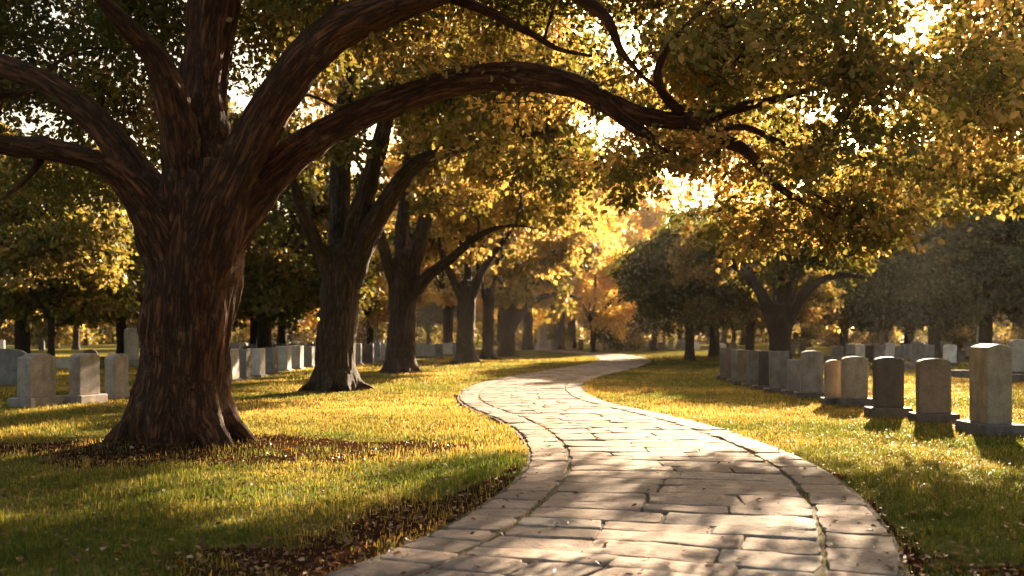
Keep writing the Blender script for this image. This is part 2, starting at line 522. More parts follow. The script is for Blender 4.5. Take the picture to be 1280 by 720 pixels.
# tufts growing in the joints beside the border stones and along the edge
for side in (-1, 1):
    s_ = rng.uniform(.3, 24, 1500)
    s_ = s_[fbm(s_*1.3, s_*0+side*9, seed=61) > .12]
    w_ = np.full(len(s_), side*(PATH_W/2-BW+.018))+rng.normal(0, .012, len(s_))
    xy = path_pt(s_, w_); BX.append(xy[:, 0]); BY.append(xy[:, 1]); BS.append(np.full(len(s_), -.62))
    s_ = rng.uniform(.3, 40, 5200)
    w_ = side*(PATH_W/2+.03+np.abs(rng.normal(0, .05, len(s_))))
    ok = fbm(s_*.9, s_*0+side*3, seed=63) > -.15
    xy = path_pt(s_[ok], w_[ok]); BX.append(xy[:, 0]); BY.append(xy[:, 1]); BS.append(np.full(ok.sum(), 1.15))
jr = np.random.default_rng(8)
for (js, jw) in JOINTS:                              # moss and weeds caught where slabs meet
    if jr.random() < .45:
        k = jr.integers(5, 16); along = jr.random() < .5
        ds = jr.normal(0, .010, k)+(0 if along else jr.uniform(-.12, .12)); dw = jr.normal(0, .06 if along else .010, k)
        xy = path_pt(js+ds, jw+dw); BX.append(xy[:, 0]); BY.append(xy[:, 1]); BS.append(np.full(k, -.40))
for i in range(150):                                 # coarser tufts standing above the turf
    y0 = 5.2+9*jr.random()**1.5; x0 = jr.uniform(-1, 1)*y0*.55
    if abs(path_dist(np.array([x0]), np.array([y0]))[0]) < PATH_W/2+.12: continue
    k = jr.integers(12, 40); r0 = jr.uniform(.03, .11)
    BX.append(x0+jr.normal(0, r0, k)); BY.append(y0+jr.normal(0, r0, k)); BS.append(np.full(k, jr.uniform(1.9, 3.4)))
bx, by, bs = map(np.concatenate, (BX, BY, BS))
joint = bs < 0; bs = np.abs(bs)
n = len(bx)
bz = ground_h(bx, by)+np.where(joint, .022, -.004)
ang = rng.uniform(0, 2*np.pi, n); lean = rng.normal(0, .55, n)
cl = fbm(bx*.9, by*.9, seed=53, octs=3)
hgt = (.036+.030*rng.random(n)+.025*np.clip(cl, -1, 1))*np.where(bs > 1, bs**.35, bs)
cl2 = fbm(bx*1.7, by*1.7, seed=59, octs=2)
hgt = hgt+np.where(by < 13, .05*np.clip(cl2-.35, 0, 1)+.02*np.clip(-soil_mask(bx, by)+.6, 0, .3), 0)
hgt = np.clip(hgt, .02, .16)*np.where(rng.random(n) < .02, 1.7, 1)*np.where((bs > 1.85) & (by < 14), 1.35, 1)
wid = .0034*np.where((bs > 1.85) & (by < 14), 1.25, bs)*(.7+.6*rng.random(n))
ax = np.stack([np.cos(ang), np.sin(ang), np.zeros(n)], 1)
ld = np.stack([-np.sin(ang), np.cos(ang), np.zeros(n)], 1)
base = np.stack([bx, by, bz], 1)
mid = base+ld*(np.sin(lean)*hgt*.35)[:, None]+np.array([0, 0, 1])*(hgt*.58)[:, None]
tip = base+ld*(np.sin(lean*1.5)*hgt*.95)[:, None]+np.array([0, 0, 1])*(np.maximum(.25, np.cos(lean*1.3))*hgt)[:, None]
vv = np.stack([base-ax*wid[:, None], base+ax*wid[:, None], mid+ax*(wid*.75)[:, None], mid-ax*(wid*.75)[:, None], tip], 1).reshape(-1, 3)
i0 = np.arange(n)*5
me = mesh_np('grass', vv, [np.stack([i0, i0+1, i0+2, i0+3], 1), np.stack([i0+3, i0+2, i0+4], 1)])
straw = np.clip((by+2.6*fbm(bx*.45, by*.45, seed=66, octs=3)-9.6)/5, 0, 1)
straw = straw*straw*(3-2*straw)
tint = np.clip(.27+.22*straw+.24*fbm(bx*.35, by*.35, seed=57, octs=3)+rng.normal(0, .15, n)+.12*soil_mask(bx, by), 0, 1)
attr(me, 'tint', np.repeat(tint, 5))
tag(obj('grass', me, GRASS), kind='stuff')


def leaf_mesh(name, C, D, Nn, size, tint, shape='leaf'):
    """one folded leaf per row: centre, direction of its tip, face normal, length"""
    Dn = D/np.linalg.norm(D, axis=1)[:, None]
    S = np.cross(Dn, Nn); S /= np.maximum(1e-6, np.linalg.norm(S, axis=1))[:, None]
    U = np.cross(S, Dn)
    sz = size[:, None]
    n = len(C)
    if shape == 'leaf':                              # two folded halves, broad and lobed
        loc = [(-.5, 0, 0), (-.18, .34, .09), (.16, .25, .07), (.5, 0, -.06), (.16, -.25, .07), (-.18, -.34, .09)]
        fs = [(0, 3, 2, 1), (0, 5, 4, 3)]
    else:
        loc = [(-.5, 0, 0), (0, .36, .06), (.5, 0, 0), (0, -.36, .06)]
        fs = [(0, 3, 2, 1)]
    k = len(loc)
    vv = np.stack([C+sz*(Dn*a+S*b+U*c) for a, b, c in loc], 1).reshape(-1, 3)
    i0 = np.arange(n)*k
    faces = [np.stack([i0+q for q in ff], 1) for ff in fs]
    me = mesh_np(name, vv, [np.vstack(faces)], smooth=False)
    attr(me, 'tint', np.repeat(np.clip(tint, 0, 1), k))
    return me


# dry leaves lying on lawn, soil and stones
FALLEN = leaf_material('fallen_leaf', [(0, (.05, .02, .010)), (.5, (.13, .055, .02)), (.88, (.28, .14, .04)), (1, (.45, .36, .24))], .3, (1, .7, .35), 1.2)
n = 20000
y = 5.3+25*rng.random(n)**1.7; x = rng.uniform(-1, 1, n)*(y*.54)
pd = path_dist(x, y)
sm = soil_mask(x, y, pd)
on = pd < PATH_W/2
keep = rng.random(n) < np.where(on, .035+.30*np.clip((pd-PATH_W/2+.45)/.45, 0, 1)**2, .17+.75*sm)
x, y, on, pd = x[keep], y[keep], on[keep], pd[keep]
z = np.where(on, .058, ground_h(x, y, pd)+.016+.03*(1-sm[keep])+.02*rng.random(len(x)))
a = rng.uniform(0, 2*np.pi, len(x))
D = np.stack([np.cos(a), np.sin(a), rng.normal(0, .2, len(x))], 1)
Nn = np.stack([rng.normal(0, .3, len(x)), rng.normal(0, .3, len(x)), np.ones(len(x))], 1)
me = leaf_mesh('fallen_leaves', np.stack([x, y, z], 1), D, Nn, rng.uniform(.022, .075, len(x)), rng.random(len(x))**1.15)
tag(obj('fallen_leaves', me, FALLEN), kind='stuff')


# ------------------------------------------------------------------ trees
def frames(pts):
    t = np.gradient(pts, axis=0); t /= np.maximum(1e-9, np.linalg.norm(t, axis=1))[:, None]
    u = np.zeros_like(t)
    a = np.cross(t[0], [0.31, 1, 0.05]); u[0] = a/np.linalg.norm(a)
    for i in range(1, len(t)):
        a = u[i-1]-t[i]*np.dot(u[i-1], t[i]); u[i] = a/max(1e-9, np.linalg.norm(a))
    return t, u, np.cross(t, u)


def resample(poly, rel=.8, smin=.04):
    """poly rows x,y,z,r -> smooth, densely sampled"""
    poly = np.asarray(poly, float)
    step = max(smin, rel*float(np.median(poly[:, 3])))
    q = catmull(poly, step)
    q[:, 3] = np.maximum(q[:, 3], .004)
    return q


def tube(q, seg, cap=True, seed=0, lump=0.0):
    t, u, v = frames(q[:, :3])
    th = np.arange(seg)/seg*2*np.pi
    r = q[:, 3:4]*np.ones((1, seg))
    if lump:
        s_ = np.arange(len(q))[:, None]*.35
        r = r*(1+lump*vnoise(np.cos(th)[None]*1.3+s_*0, np.sin(th)[None]*1.3+s_*0, s_+0*th[None], seed))
    ring = q[:, None, :3]+r[..., None]*(np.cos(th)[None, :, None]*u[:, None]+np.sin(th)[None, :, None]*v[:, None])
    n = len(q)
    ix = np.arange(n*seg).reshape(n, seg)
    jx = np.roll(ix, -1, 1)
    quads = np.stack([ix[:-1], jx[:-1], jx[1:], ix[1:]], -1).reshape(-1, 4)
    vv = ring.reshape(-1, 3)
    tris = np.zeros((0, 3), int)
    if cap:
        vv = np.vstack([vv, q[:1, :3], q[-1:, :3]])
        a, b = n*seg, n*seg+1
        tris = np.vstack([np.stack([jx[0], ix[0], np.full(seg, a)], 1), np.stack([ix[-1], jx[-1], np.full(seg, b)], 1)])
    s_ = np.concatenate([[0], np.cumsum(np.linalg.norm(np.diff(q[:, :3], axis=0), axis=1))])
    bark = np.concatenate([(np.cos(th)[None]*r)[..., None], (np.sin(th)[None]*r)[..., None], (s_[:, None]*np.ones((1, seg)))[..., None]], -1).reshape(-1, 3)
    if cap:
        bark = np.vstack([bark, [[0, 0, 0]], [[0, 0, s_[-1]]]])
    return vv, quads, tris, bark


class Tubes:
    def __init__(self): self.v, self.q, self.t, self.b, self.n = [], [], [], [], 0

    def add(self, poly, seg=6, rel=2.5, smin=.08, lump=0.0, seed=0):
        q = resample(poly, rel, smin)
        v, qq, tt, b = tube(q, seg, True, seed, lump)
        self.v.append(v); self.q.append(qq+self.n); self.t.append(tt+self.n); self.b.append(b+np.array([0, 0, random.random()*20])); self.n += len(v)

    def mesh(self, name):
        me = mesh_np(name, np.vstack(self.v), [np.vstack(self.q), np.vstack(self.t)])
        attr(me, 'bark', np.vstack(self.b))
        return me


def fused_wood(polys, voxel, ridge=.03, seg=28, ridge_freq=7.0, seed=0, flute=.05):
    """fuse trunk (polys[0]) and limbs into one skin, then ridge the bark; returns one mesh per poly"""
    vs, qs, ts, n = [], [], [], 0
    sk_p, sk_id, sk_f = [], [], []
    for i, po in enumerate(polys):
        q = resample(po, .35, .05)
        v, qq, tt, _ = tube(q, seg, True, seed+i, .10)
        vs.append(v); qs.append(qq+n); ts.append(tt+n); n += len(v)
        t, u, w = frames(q[:, :3])
        s_ = np.concatenate([[0], np.cumsum(np.linalg.norm(np.diff(q[:, :3], axis=0), axis=1))])
        sk_p.append(q); sk_id.append(np.full(len(q), i))
        sk_f.append(np.concatenate([u, w, t, s_[:, None]+i*7.3], 1))
    me = mesh_np('wood', np.vstack(vs), [np.vstack(qs), np.vstack(ts)])
    o = bpy.data.objects.new('wood', me); COL.objects.link(o)
    md = o.modifiers.new('r', 'REMESH'); md.mode = 'VOXEL'; md.voxel_size = voxel; md.adaptivity = 0
    ms = o.modifiers.new('s', 'SMOOTH'); ms.factor = .5; ms.iterations = 5
    dg = bpy.context.evaluated_depsgraph_get(); dg.update()
    em = bpy.data.meshes.new_from_object(o.evaluated_get(dg))
    bpy.data.objects.remove(o); bpy.data.meshes.remove(me)
    nV = len(em.vertices)
    co = np.empty(nV*3, np.float32); em.vertices.foreach_get('co', co); co = co.reshape(-1, 3).astype(float)
    no = np.empty(nV*3, np.float32); em.vertices.foreach_get('normal', no); no = no.reshape(-1, 3).astype(float)
    lp = np.empty(len(em.loops), np.int32); em.loops.foreach_get('vertex_index', lp)
    tot = np.empty(len(em.polygons), np.int32); em.polygons.foreach_get('loop_total', tot)
    assert (tot == 4).all()
    quads = lp.reshape(-1, 4)
    bpy.data.meshes.remove(em)
    sp = np.vstack(sk_p); sid = np.concatenate(sk_id); sf = np.vstack(sk_f)
    near = np.empty(nV, int); seam = np.ones(nV)
    for a in range(0, nV, 8000):
        d = np.linalg.norm(co[a:a+8000, None]-sp[None, :, :3], axis=2)-sp[None, :, 3]*.9
        near[a:a+8000] = d.argmin(1)
        per = np.stack([d[:, sid == i].min(1) for i in range(len(polys))], 1); per.sort(1)
        seam[a:a+8000] = np.clip((per[:, 1]-per[:, 0])/.10, 0, 1)
    dv = co-sp[near, :3]
    lx = (dv*sf[near, 0:3]).sum(1); ly = (dv*sf[near, 3:6]).sum(1); ls = (dv*sf[near, 6:9]).sum(1)+sf[near, 9]
    bark = np.stack([lx, ly, ls], 1)
    rad = sp[near, 3]
    nz = fbm(lx*ridge_freq, ly*ridge_freq, ls*.9, seed=seed+5, octs=3)
    rd = 1-np.abs(nz)*2.0
    nz2 = fbm(lx*ridge_freq*.35, ly*ridge_freq*.35, ls*.6, seed=seed+9, octs=2)
    k = np.clip(rad/.5, .15, 1)
    co = co+no*((ridge*k*rd+flute*k*nz2)*seam)[:, None]
    fid = sid[near][quads[:, 0]]
    res = []
    for i in range(len(polys)):
        f = quads[fid == i]
        if not len(f):
            res.append(None); continue
        used, inv = np.unique(f, return_inverse=True)
        me = mesh_np('trunk' if i == 0 else 'limb', co[used], [inv.reshape(-1, 4)])
        attr(me, 'bark', bark[used])
        res.append(me)
    return res


# sunlit glades: boughs whose shade would fall there are mostly left out (photo px range, py range, share kept)
GLADES = [(15, 175, 494, 514, .1), (265, 402, 455, 484, .03), (150, 430, 600, 668, .2), (0, 120, 640, 690, .3), (280, 660, 484, 556, .03), (560, 860, 438, 500, .05), (570, 840, 489, 545, .06), (740, 1330, 499, 560, .08), (300, 640, 455, 473, .25),
          (640, 810, 440, 462, .25), (640, 900, 545, 640, .5), (1000, 1300, 445, 499, .35), (-60, 90, 570, 592, .3)]


def sun_ok(c, rg):
    t = c[2]/SUN_DIR[2]
    gx_, gy_ = c[0]-SUN_DIR[0]*t, c[1]-SUN_DIR[1]*t
    if gy_ < 3: return True
    py = HORIZON+F*CAM_H/gy_; px = 640+F*gx_/gy_
    for a, b_, c_, d_, k in GLADES:
        if a < px < b_ and c_ < py < d_: return rg.random() < k
    return True


class Crown:
    """foliage clusters joined to the wood by twigs"""

    def __init__(self, skeleton, seed):
        self.nodes = np.asarray(skeleton, float)       # x,y,z,r
        self.tw = Tubes(); self.rg = np.random.default_rng(seed)
        self.C, self.D, self.N, self.S, self.T = [], [], [], [], []

    def grow(self, centres, radii, nleaf, leaf, tint0=.4, tvar=.16, thick=.03, flat=.62, twigs=4, seg=5, glades=True):
        rg = self.rg
        kp = [i for i, c in enumerate(centres) if not glades or sun_ok(c, rg)]
        centres = [centres[i] for i in kp]; radii = [radii[i] for i in kp]
        if not centres: return
        order = np.argsort([np.linalg.norm(self.nodes[:, :3]-c, axis=1).min() for c in centres])
        nodes = self.nodes
        for oi in order:
            c = np.asarray(centres[oi], float); rr = radii[oi]
            d = np.linalg.norm(nodes[:, :3]-c, axis=1)+np.maximum(0, nodes[:, 2]-c[2])*.5
            k = d.argmin(); p = nodes[k]; dist = np.linalg.norm(p[:3]-c)
            r0 = min(p[3]*.7, thick*(.6+dist*.35)); r1 = max(.006, r0*.3)
            side = rg.normal(0, .10*dist, 3); side[2] = abs(side[2])+.10*dist
            m1 = p[:3]*.66+c*.34+side; m2 = p[:3]*.3+c*.7+side*.7+rg.normal(0, .06*dist, 3)
            poly = np.array([[*p[:3], r0], [*m1, r0*.8], [*m2, r0*.55], [*c, r1]])
            self.tw.add(poly, seg, 4, .22)
            q = catmull(poly, max(.3, dist/5))
            nodes = np.vstack([nodes, q[1:]])
            ns = rg.integers(5, 9)
            subs = c+rg.normal(0, 1, (ns, 3))*np.array([rr, rr, rr*flat])*.55
            for sb in subs[:twigs]:
                mm = (c+sb)/2+rg.normal(0, .06, 3)+[0, 0, .04]
                self.tw.add(np.array([[*c, r1], [*mm, r1*.7], [*sb, .004]]), 4, 6, .25)
            n = max(8, int(nleaf*(rr/.7)**1.5*rg.uniform(.7, 1.3)))
            which = rg.integers(0, ns, n)
            off = rg.normal(0, 1, (n, 3))*np.array([.30, .30, .20])*rr
            pos = subs[which]+off
            out = pos-c; out /= np.maximum(1e-6, np.linalg.norm(out, axis=1))[:, None]
            D = out*.7+rg.normal(0, .6, (n, 3))+np.array([0, 0, -.45])
            N = rg.normal(0, .8, (n, 3))+np.array([0, 0, .4])
            self.C.append(pos); self.D.append(D); self.N.append(N)
            self.S.append(leaf*rg.uniform(.5, 1.42, n))
            t0 = tint0+rg.normal(0, tvar)
            self.T.append(np.clip(t0+rg.normal(0, .11, n), 0, 1))
        self.nodes = nodes

    def leaves(self, shape='leaf'):
        return leaf_mesh('crown', np.vstack(self.C), np.vstack(self.D), np.vstack(self.N), np.concatenate(self.S), np.concatenate(self.T), shape)

    def sticks(self): return self.tw.mesh('twig_sprays')


def limb_px(rows, d0, d1=None):
    """rows of (px, py, radius px) seen at a depth running from d0 to d1"""
    d1 = d0 if d1 is None else d1
    out = []
    for i, (px, py, r) in enumerate(rows):
        d = d0+(d1-d0)*i/(len(rows)-1)
        out.append([*P(px, py, d), r*d/F])
    return np.array(out)


def roots(base, r, n, seed, reach=2.0, h=.5):
    rg = np.random.default_rng(seed); out = []
    for i in range(n):
        a = i/n*2*np.pi+rg.uniform(-.3, .3); k = reach*rg.uniform(.62, 1.3)
        dx, dy = math.cos(a), math.sin(a)
        rows = [(.45, h*1.5, .42), (.78, h*.75, .36), (1.1, h*.27, .27), (1.1+(k-1.1)*.55, .03, .19), (k, -.13, .10)]
        out.append(np.array([[base[0]+dx*r*f, base[1]+dy*r*f, base[2]+z, r*q] for f, z, q in rows]))
    return out


def region(rg, n, px, py, d, r=(.55, .9)):
    q = [P(rg.uniform(*px), rg.uniform(*py), rg.uniform(*d)) for _ in range(n)]
    return q, list(rg.uniform(*r, n))


def place_tree(name, label, base, meshes, bark, leafmat, group):
    """meshes: list of (part name, mesh in world coordinates)"""
    t = thing(name, label, 'tree', (base[0], base[1], 0), 0, group)
    for pn, me in meshes:
        if me is None: continue
        me.transform(Matrix.Translation((-base[0], -base[1], 0)))
        obj(pn, me, leafmat if pn == 'crown' else bark, t)
    return t


AVENUE = 'old trees lining the left side of the path'
# ---- the big tree
d = BIG[1]; rg = np.random.default_rng(11)
z0 = gz(*BIG)
tr = limb_px([(226, 590, 72), (227, 556, 65), (229, 530, 57), (231, 490, 54), (235, 450, 53), (239, 400, 54), (242, 350, 56), (245, 300, 57), (247, 255, 50), (248, 205, 38)], d)
LA = limb_px([(232, 390, 26), (218, 330, 32), (198, 286, 25), (172, 246, 18), (145, 216, 14.5), (110, 198, 12.5), (60, 187, 12), (0, 179, 12), (-70, 155, 9), (-140, 120, 5)], d, d-1.8)
LB = limb_px([(232, 370, 28), (222, 310, 32), (192, 248, 24), (160, 200, 19.5), (118, 150, 17), (62, 107, 15), (0, 81, 14), (-60, 58, 11), (-130, 20, 8), (-190, -20, 4)], d, d+1.2)
LC = limb_px([(240, 270, 30), (228, 190, 24), (212, 115, 19), (190, 66, 14), (158, 34, 11), (120, -10, 8), (70, -60, 5)], d, d-2.0)
LD = limb_px([(246, 260, 44), (246, 190, 39), (254, 105, 31), (266, 20, 32), (274, -50, 29), (290, -140, 22), (300, -230, 14), (320, -310, 7)], d, d+.6)
LE = limb_px([(250, 400, 26), (257, 345, 30), (270, 285, 31), (291, 225, 28), (319, 168, 25.5), (360, 102, 25), (412, 46, 24.5), (470, 14, 23), (540, -13, 20), (620, -45, 15), (710, -75, 10), (800, -100, 6)], d, d-2.2)
LF = limb_px([(246, 420, 24), (256, 365, 28), (276, 308, 28), (303, 262, 26.5), (345, 214, 23.5), (400, 170, 20.5), (450, 144, 19), (505, 122, 17.5), (560, 105, 16.5), (620, 97, 16), (680, 99, 15.5), (730, 112, 14),
              (766, 131, 13), (805, 145, 11.5), (845, 151, 10), (882, 148, 8), (915, 137, 6.5), (950, 129, 5), (1015, 112, 3.5), (1060, 108, 2.5), (1110, 122, 1.6)], d, d-.6)
df = d-.5
F2 = limb_px([(855, 150, 10), (872, 155, 10), (900, 173, 9), (930, 187, 7.5), (950, 207, 6), (966, 227, 5), (986, 242, 4.5), (1012, 255, 3.5), (1050, 280, 2.2), (1075, 300, 1.4)], df, df-.2)
F3 = limb_px([(755, 128, 10), (775, 145, 9.5), (795, 160, 8), (812, 170, 5), (822, 182, 2.5), (836, 190, 1.2)], df, df+.2)
F4 = limb_px([(895, 168, 4), (912, 160, 4), (935, 160, 4), (962, 172, 3.8), (985, 186, 3.3), (1000, 215, 2.8), (1022, 245, 2.2), (1055, 262, 1.5)], df, df-.7)
F5 = limb_px([(850, 140, 7), (830, 118, 6), (822, 90, 5), (838, 55, 4), (870, 20, 3), (900, -10, 2)], df, df-1.2)
E2 = limb_px([(470, 12, 14), (540, -8, 9), (585, 4, 7), (625, 22, 6), (668, 44, 4.5), (700, 62, 3), (740, 70, 2)], d-1.4, d-.6)
E3 = limb_px([(620, -45, 14), (690, -22, 10), (740, 6, 8), (762, 30, 6.5), (776, 62, 4.5), (800, 92, 3), (822, 110, 2)], d-1.8, d-1.2)
A2 = limb_px([(0, 110, 7), (-20, 118, 6), (20, 118, 4), (45, 112, 2)], d-.4, d)
A3 = limb_px([(60, 183, 6), (40, 215, 4), (15, 240, 2.5), (-20, 260, 1.5)], d-1, d-1.2)
base3 = (BIG[0], BIG[1], z0)
rts = roots(base3, .60, 14, 5, 1.5, .8)
polys = [tr, LA, LB, LC, LD, LE, LF]
wood = fused_wood(polys+rts, .025, .036, 36, 6.5, 3, .085)
parts = [('trunk', wood[0])]+[('limb', w) for w in wood[1:7]]
# the roots' skin belongs to the trunk
rv, rq, rb, rn = [], [], [], 0
for w in [wood[0]]+wood[7:]:
    if w is None: continue
    a = np.empty(len(w.vertices)*3, np.float32); w.vertices.foreach_get('co', a)
    b = np.empty(len(w.vertices)*3, np.float32); w.attributes['bark'].data.foreach_get('vector', b)
    l = np.empty(len(w.loops), np.int32); w.loops.foreach_get('vertex_index', l)
    rv.append(a.reshape(-1, 3)); rb.append(b.reshape(-1, 3)); rq.append(l.reshape(-1, 4)+rn); rn += len(w.vertices)
tm = mesh_np('trunk', np.vstack(rv), [np.vstack(rq)]); attr(tm, 'bark', np.vstack(rb))
parts[0] = ('trunk', tm)
skel = np.vstack([resample(p, 1.5, .2) for p in (LA[4:], LB[4:], LC[3:], LD[4:], LE[6:], LF[8:], F2, F3, F4, F5, E2, E3)])
cr = Crown(skel, 21)
big_branches = []
for p in (F2, F3, F4, F5, E2, E3, A2, A3):
    tb = Tubes(); tb.add(p, 12, 1.2, .05, .14); big_branches.append(('branch', tb.mesh('branch')))
for n, px, py, dd, r, lf, t0 in [
    (78, (-170, 235), (-150, 75), (15.4, 20.5), (.6, 1.05), 170, .20),
    (26, (-60, 175), (60, 260), (15.8, 19.5), (.5, .85), 150, .28),
    (80, (230, 640), (-200, 0), (13.5, 20), (.6, 1.0), 150, .26),
    (10, (330, 480), (0, 110), (15.5, 19), (.5, .8), 130, .45),
    (12, (480, 690), (0, 85), (13, 18), (.45, .75), 130, .48),
    (44, (670, 1010), (-120, 80), (13.4, 17), (.5, .85), 150, .27),
    (14, (800, 1000), (60, 150), (14.2, 16), (.4, .7), 140, .36),
    (18, (985, 1120), (-60, 120), (11, 15), (.4, .75), 130, .45),
    (22, (890, 1090), (165, 305), (13.7, 15.4), (.35, .6), 150, .54),
    (13, (990, 1150), (120, 305), (12.8, 14.8), (.35, .62), 150, .42),
    (7, (920, 1060), (265, 312), (12.8, 14.4), (.3, .45), 130, .6),
    (16, (770, 900), (150, 270), (13.6, 15.5), (.28, .48), 110, .5),
    (5, (790, 850), (170, 225), (13.6, 14.4), (.25, .4), 100, .5),
    (16, (130, 350), (-10, 200), (16.5, 21), (.5, .9), 150, .42),
    (30, (830, 1330), (-60, 130), (10.5, 14.5), (.4, .7), 110, .45),
    (13, (980, 1160), (85, 205), (11.5, 14), (.35, .55), 120, .42),
    (12, (1080, 1330), (90, 200), (11, 14), (.3, .5), 100, .5),
    (7, (560, 760), (100, 210), (14.8, 17), (.35, .55), 90, .6),
]:
    cc, rr = region(rg, n, px, py, dd, r)
    cr.grow(cc, rr, int(lf*2.5), .096, t0, .18)
parts += big_branches+[('twig_sprays', cr.sticks()), ('crown', cr.leaves())]
place_tree('avenue_tree', 'huge old tree with reddish furrowed trunk and a limb arching over the path', BIG, parts, BARK_RED, LEAF_OAK, AVENUE)


def hero(label, px, py, trunk, limbs, voxel, regions, leaf, seed, bark, leafmat, rootr, ridge=.022, group=AVENUE, name='avenue_tree', extra=()):
    b = G(px, py); d = b[1]; rg = np.random.default_rng(seed)
    polys = [limb_px(trunk, d)]+[limb_px(r, d, d+dd) for r, dd in limbs]
    polys[0][:, 3] *= .93
    for p in polys[1:]: p[:, 3] *= .85
    rt = roots((b[0], b[1], gz(*b)), rootr, 7, seed, 1.7, .45)
    wood = fused_wood(polys+rt, voxel, ridge, 24, 6.0, seed)
    parts = [('trunk', wood[0])]+[('limb', w) for w in wood[1:len(polys)]]+[('root', w) for w in wood[len(polys):]]
    sk = np.vstack([resample(p[len(p)//2:], 2, .4) for p in polys[1:]])
    cr = Crown(sk, seed+1)
    for r, dd in extra: cr.tw.add(limb_px(r, d, d+dd), 8, 2, .12)
    for n, rx, ry, rd, r, lf, t0 in regions:
        cc, rr = region(rg, n, rx, ry, (d+rd[0], d+rd[1]), r)
        cr.grow(cc, rr, int(lf*1.6), leaf*1.15, t0, .15, .045)
    parts += [('twig_sprays', cr.sticks()), ('crown', cr.leaves('quad'))]
    return place_tree(name, label, b, parts, bark, leafmat, group)


hero('second avenue tree, grey brown trunk forking into four upright limbs behind the huge tree', 419, 489,
     [(419, 500, 31), (419, 475, 29), (420, 440, 26.5), (423, 400, 25), (426, 360, 25), (428, 325, 24), (429, 300, 17)],
     [([(415, 350, 13), (401, 318, 12), (388, 290, 11), (376, 255, 9), (366, 225, 7), (352, 180, 5), (330, 130, 3)], -2),
      ([(424, 340, 16), (425, 280, 15.5), (426, 215, 14), (430, 140, 12), (436, 60, 9), (440, -40, 6), (450, -140, 3)], 2),
      ([(433, 345, 17), (443, 295, 17), (458, 240, 15), (473, 190, 13), (484, 140, 11), (500, 70, 8), (520, -30, 5), (540, -120, 3)], -1.5),
      ([(440, 352, 17), (455, 308, 16), (478, 262, 15), (504, 222, 13), (528, 200, 11), (558, 190, 9), (600, 180, 7), (650, 170, 5), (700, 163, 3)], -3)],
     .06, [(34, (300, 640), (-160, 20), (-6, 6), (.9, 1.5), 190, .40), (22, (380, 700), (20, 150), (-5, 6), (.7, 1.2), 170, .52),
           (8, (320, 480), (120, 230), (-3, 5), (.6, .9), 150, .5), (9, (560, 720), (90, 200), (-5, 0), (.5, .9), 150, .6),
           (16, (560, 760), (70, 215), (0, 6), (.8, 1.3), 150, .6), (22, (740, 900), (30, 185), (-1, 6), (.8, 1.3), 160, .5)],
     .17, 41, BARK_BROWN, LEAF_OAK, .62)
hero('third avenue tree with a low limb slanting out to the right under golden leaves', 500, 468,
     [(499, 476, 22), (500, 455, 20.5), (502, 430, 19), (503, 400, 18.5), (504, 370, 19), (504, 340, 18), (505, 315, 12)],
     [([(495, 360, 10), (485, 330, 9), (477, 300, 8), (470, 270, 6), (460, 230, 4)], -2),
      ([(504, 350, 12), (502, 300, 11), (506, 250, 9), (510, 190, 7), (515, 130, 4)], 2),
      ([(512, 355, 12), (522, 310, 12), (534, 265, 10), (545, 220, 8), (556, 160, 6), (570, 100, 4)], -1),
      ([(514, 372, 9), (535, 345, 9), (562, 324, 8), (588, 302, 6.5), (612, 288, 5), (645, 282, 3.5), (690, 290, 2)], -4)],
     .085, [(38, (400, 700), (40, 190), (-7, 7), (1.0, 1.6), 130, .68), (16, (520, 720), (170, 270), (-6, 5), (.8, 1.3), 170, .66)],
     .22, 43, BARK_BROWN, LEAF_OAK, .62)
hero('fourth avenue tree, trunk splitting into a narrow V well down the path', 582, 455,
     [(582, 460, 14.5), (582, 447, 13.5), (582, 420, 12), (583, 390, 12), (584, 365, 12), (584, 350, 8)],
     [([(578, 375, 7), (566, 348, 6), (556, 328, 5), (548, 300, 3.5)], -2),
      ([(584, 370, 7), (585, 330, 6), (586, 290, 5), (590, 240, 3)], 2),
      ([(589, 372, 7), (601, 342, 6), (616, 318, 5), (632, 298, 4), (650, 270, 2.5)], -1)],
     .11, [(36, (500, 720), (150, 300), (-8, 8), (1.1, 1.8), 120, .72), (12, (600, 720), (280, 330), (-6, 6), (.9, 1.4), 150, .62)],
     .28, 45, BARK_BROWN, LEAF_OAK, .60)
hero('fifth avenue tree, slim straight trunk just left of the dark leaning one', 610, 449.5,
     [(610, 453, 9.5), (610, 440, 8.5), (610, 410, 8), (611, 380, 8), (611, 360, 5)],
     [([(608, 385, 5), (602, 355, 4), (594, 320, 3)], -2), ([(612, 385, 5), (618, 350, 4), (628, 310, 3)], 2)],
     .13, [(24, (540, 700), (220, 345), (-7, 7), (1.2, 1.9), 120, .66)], .30, 47, BARK_DARK, LEAF_OAK, .55)
hero('last avenue tree, dark trunk with a long limb bending over the path', 633, 446,
     [(632, 449, 14), (633, 436, 12.5), (633, 415, 12), (633, 395, 12), (632, 380, 8)],
     [([(640, 410, 7), (652, 388, 6.5), (672, 374, 5.5), (700, 368, 4), (728, 374, 2.5)], -2),
      ([(632, 395, 8), (628, 360, 6), (620, 320, 4)], 2), ([(638, 395, 8), (650, 350, 5), (664, 310, 3)], 1)],
     .15, [(32, (560, 760), (240, 365), (-9, 9), (1.3, 2.0), 120, .66)], .33, 49, BARK_DARK, LEAF_OAK, .7)

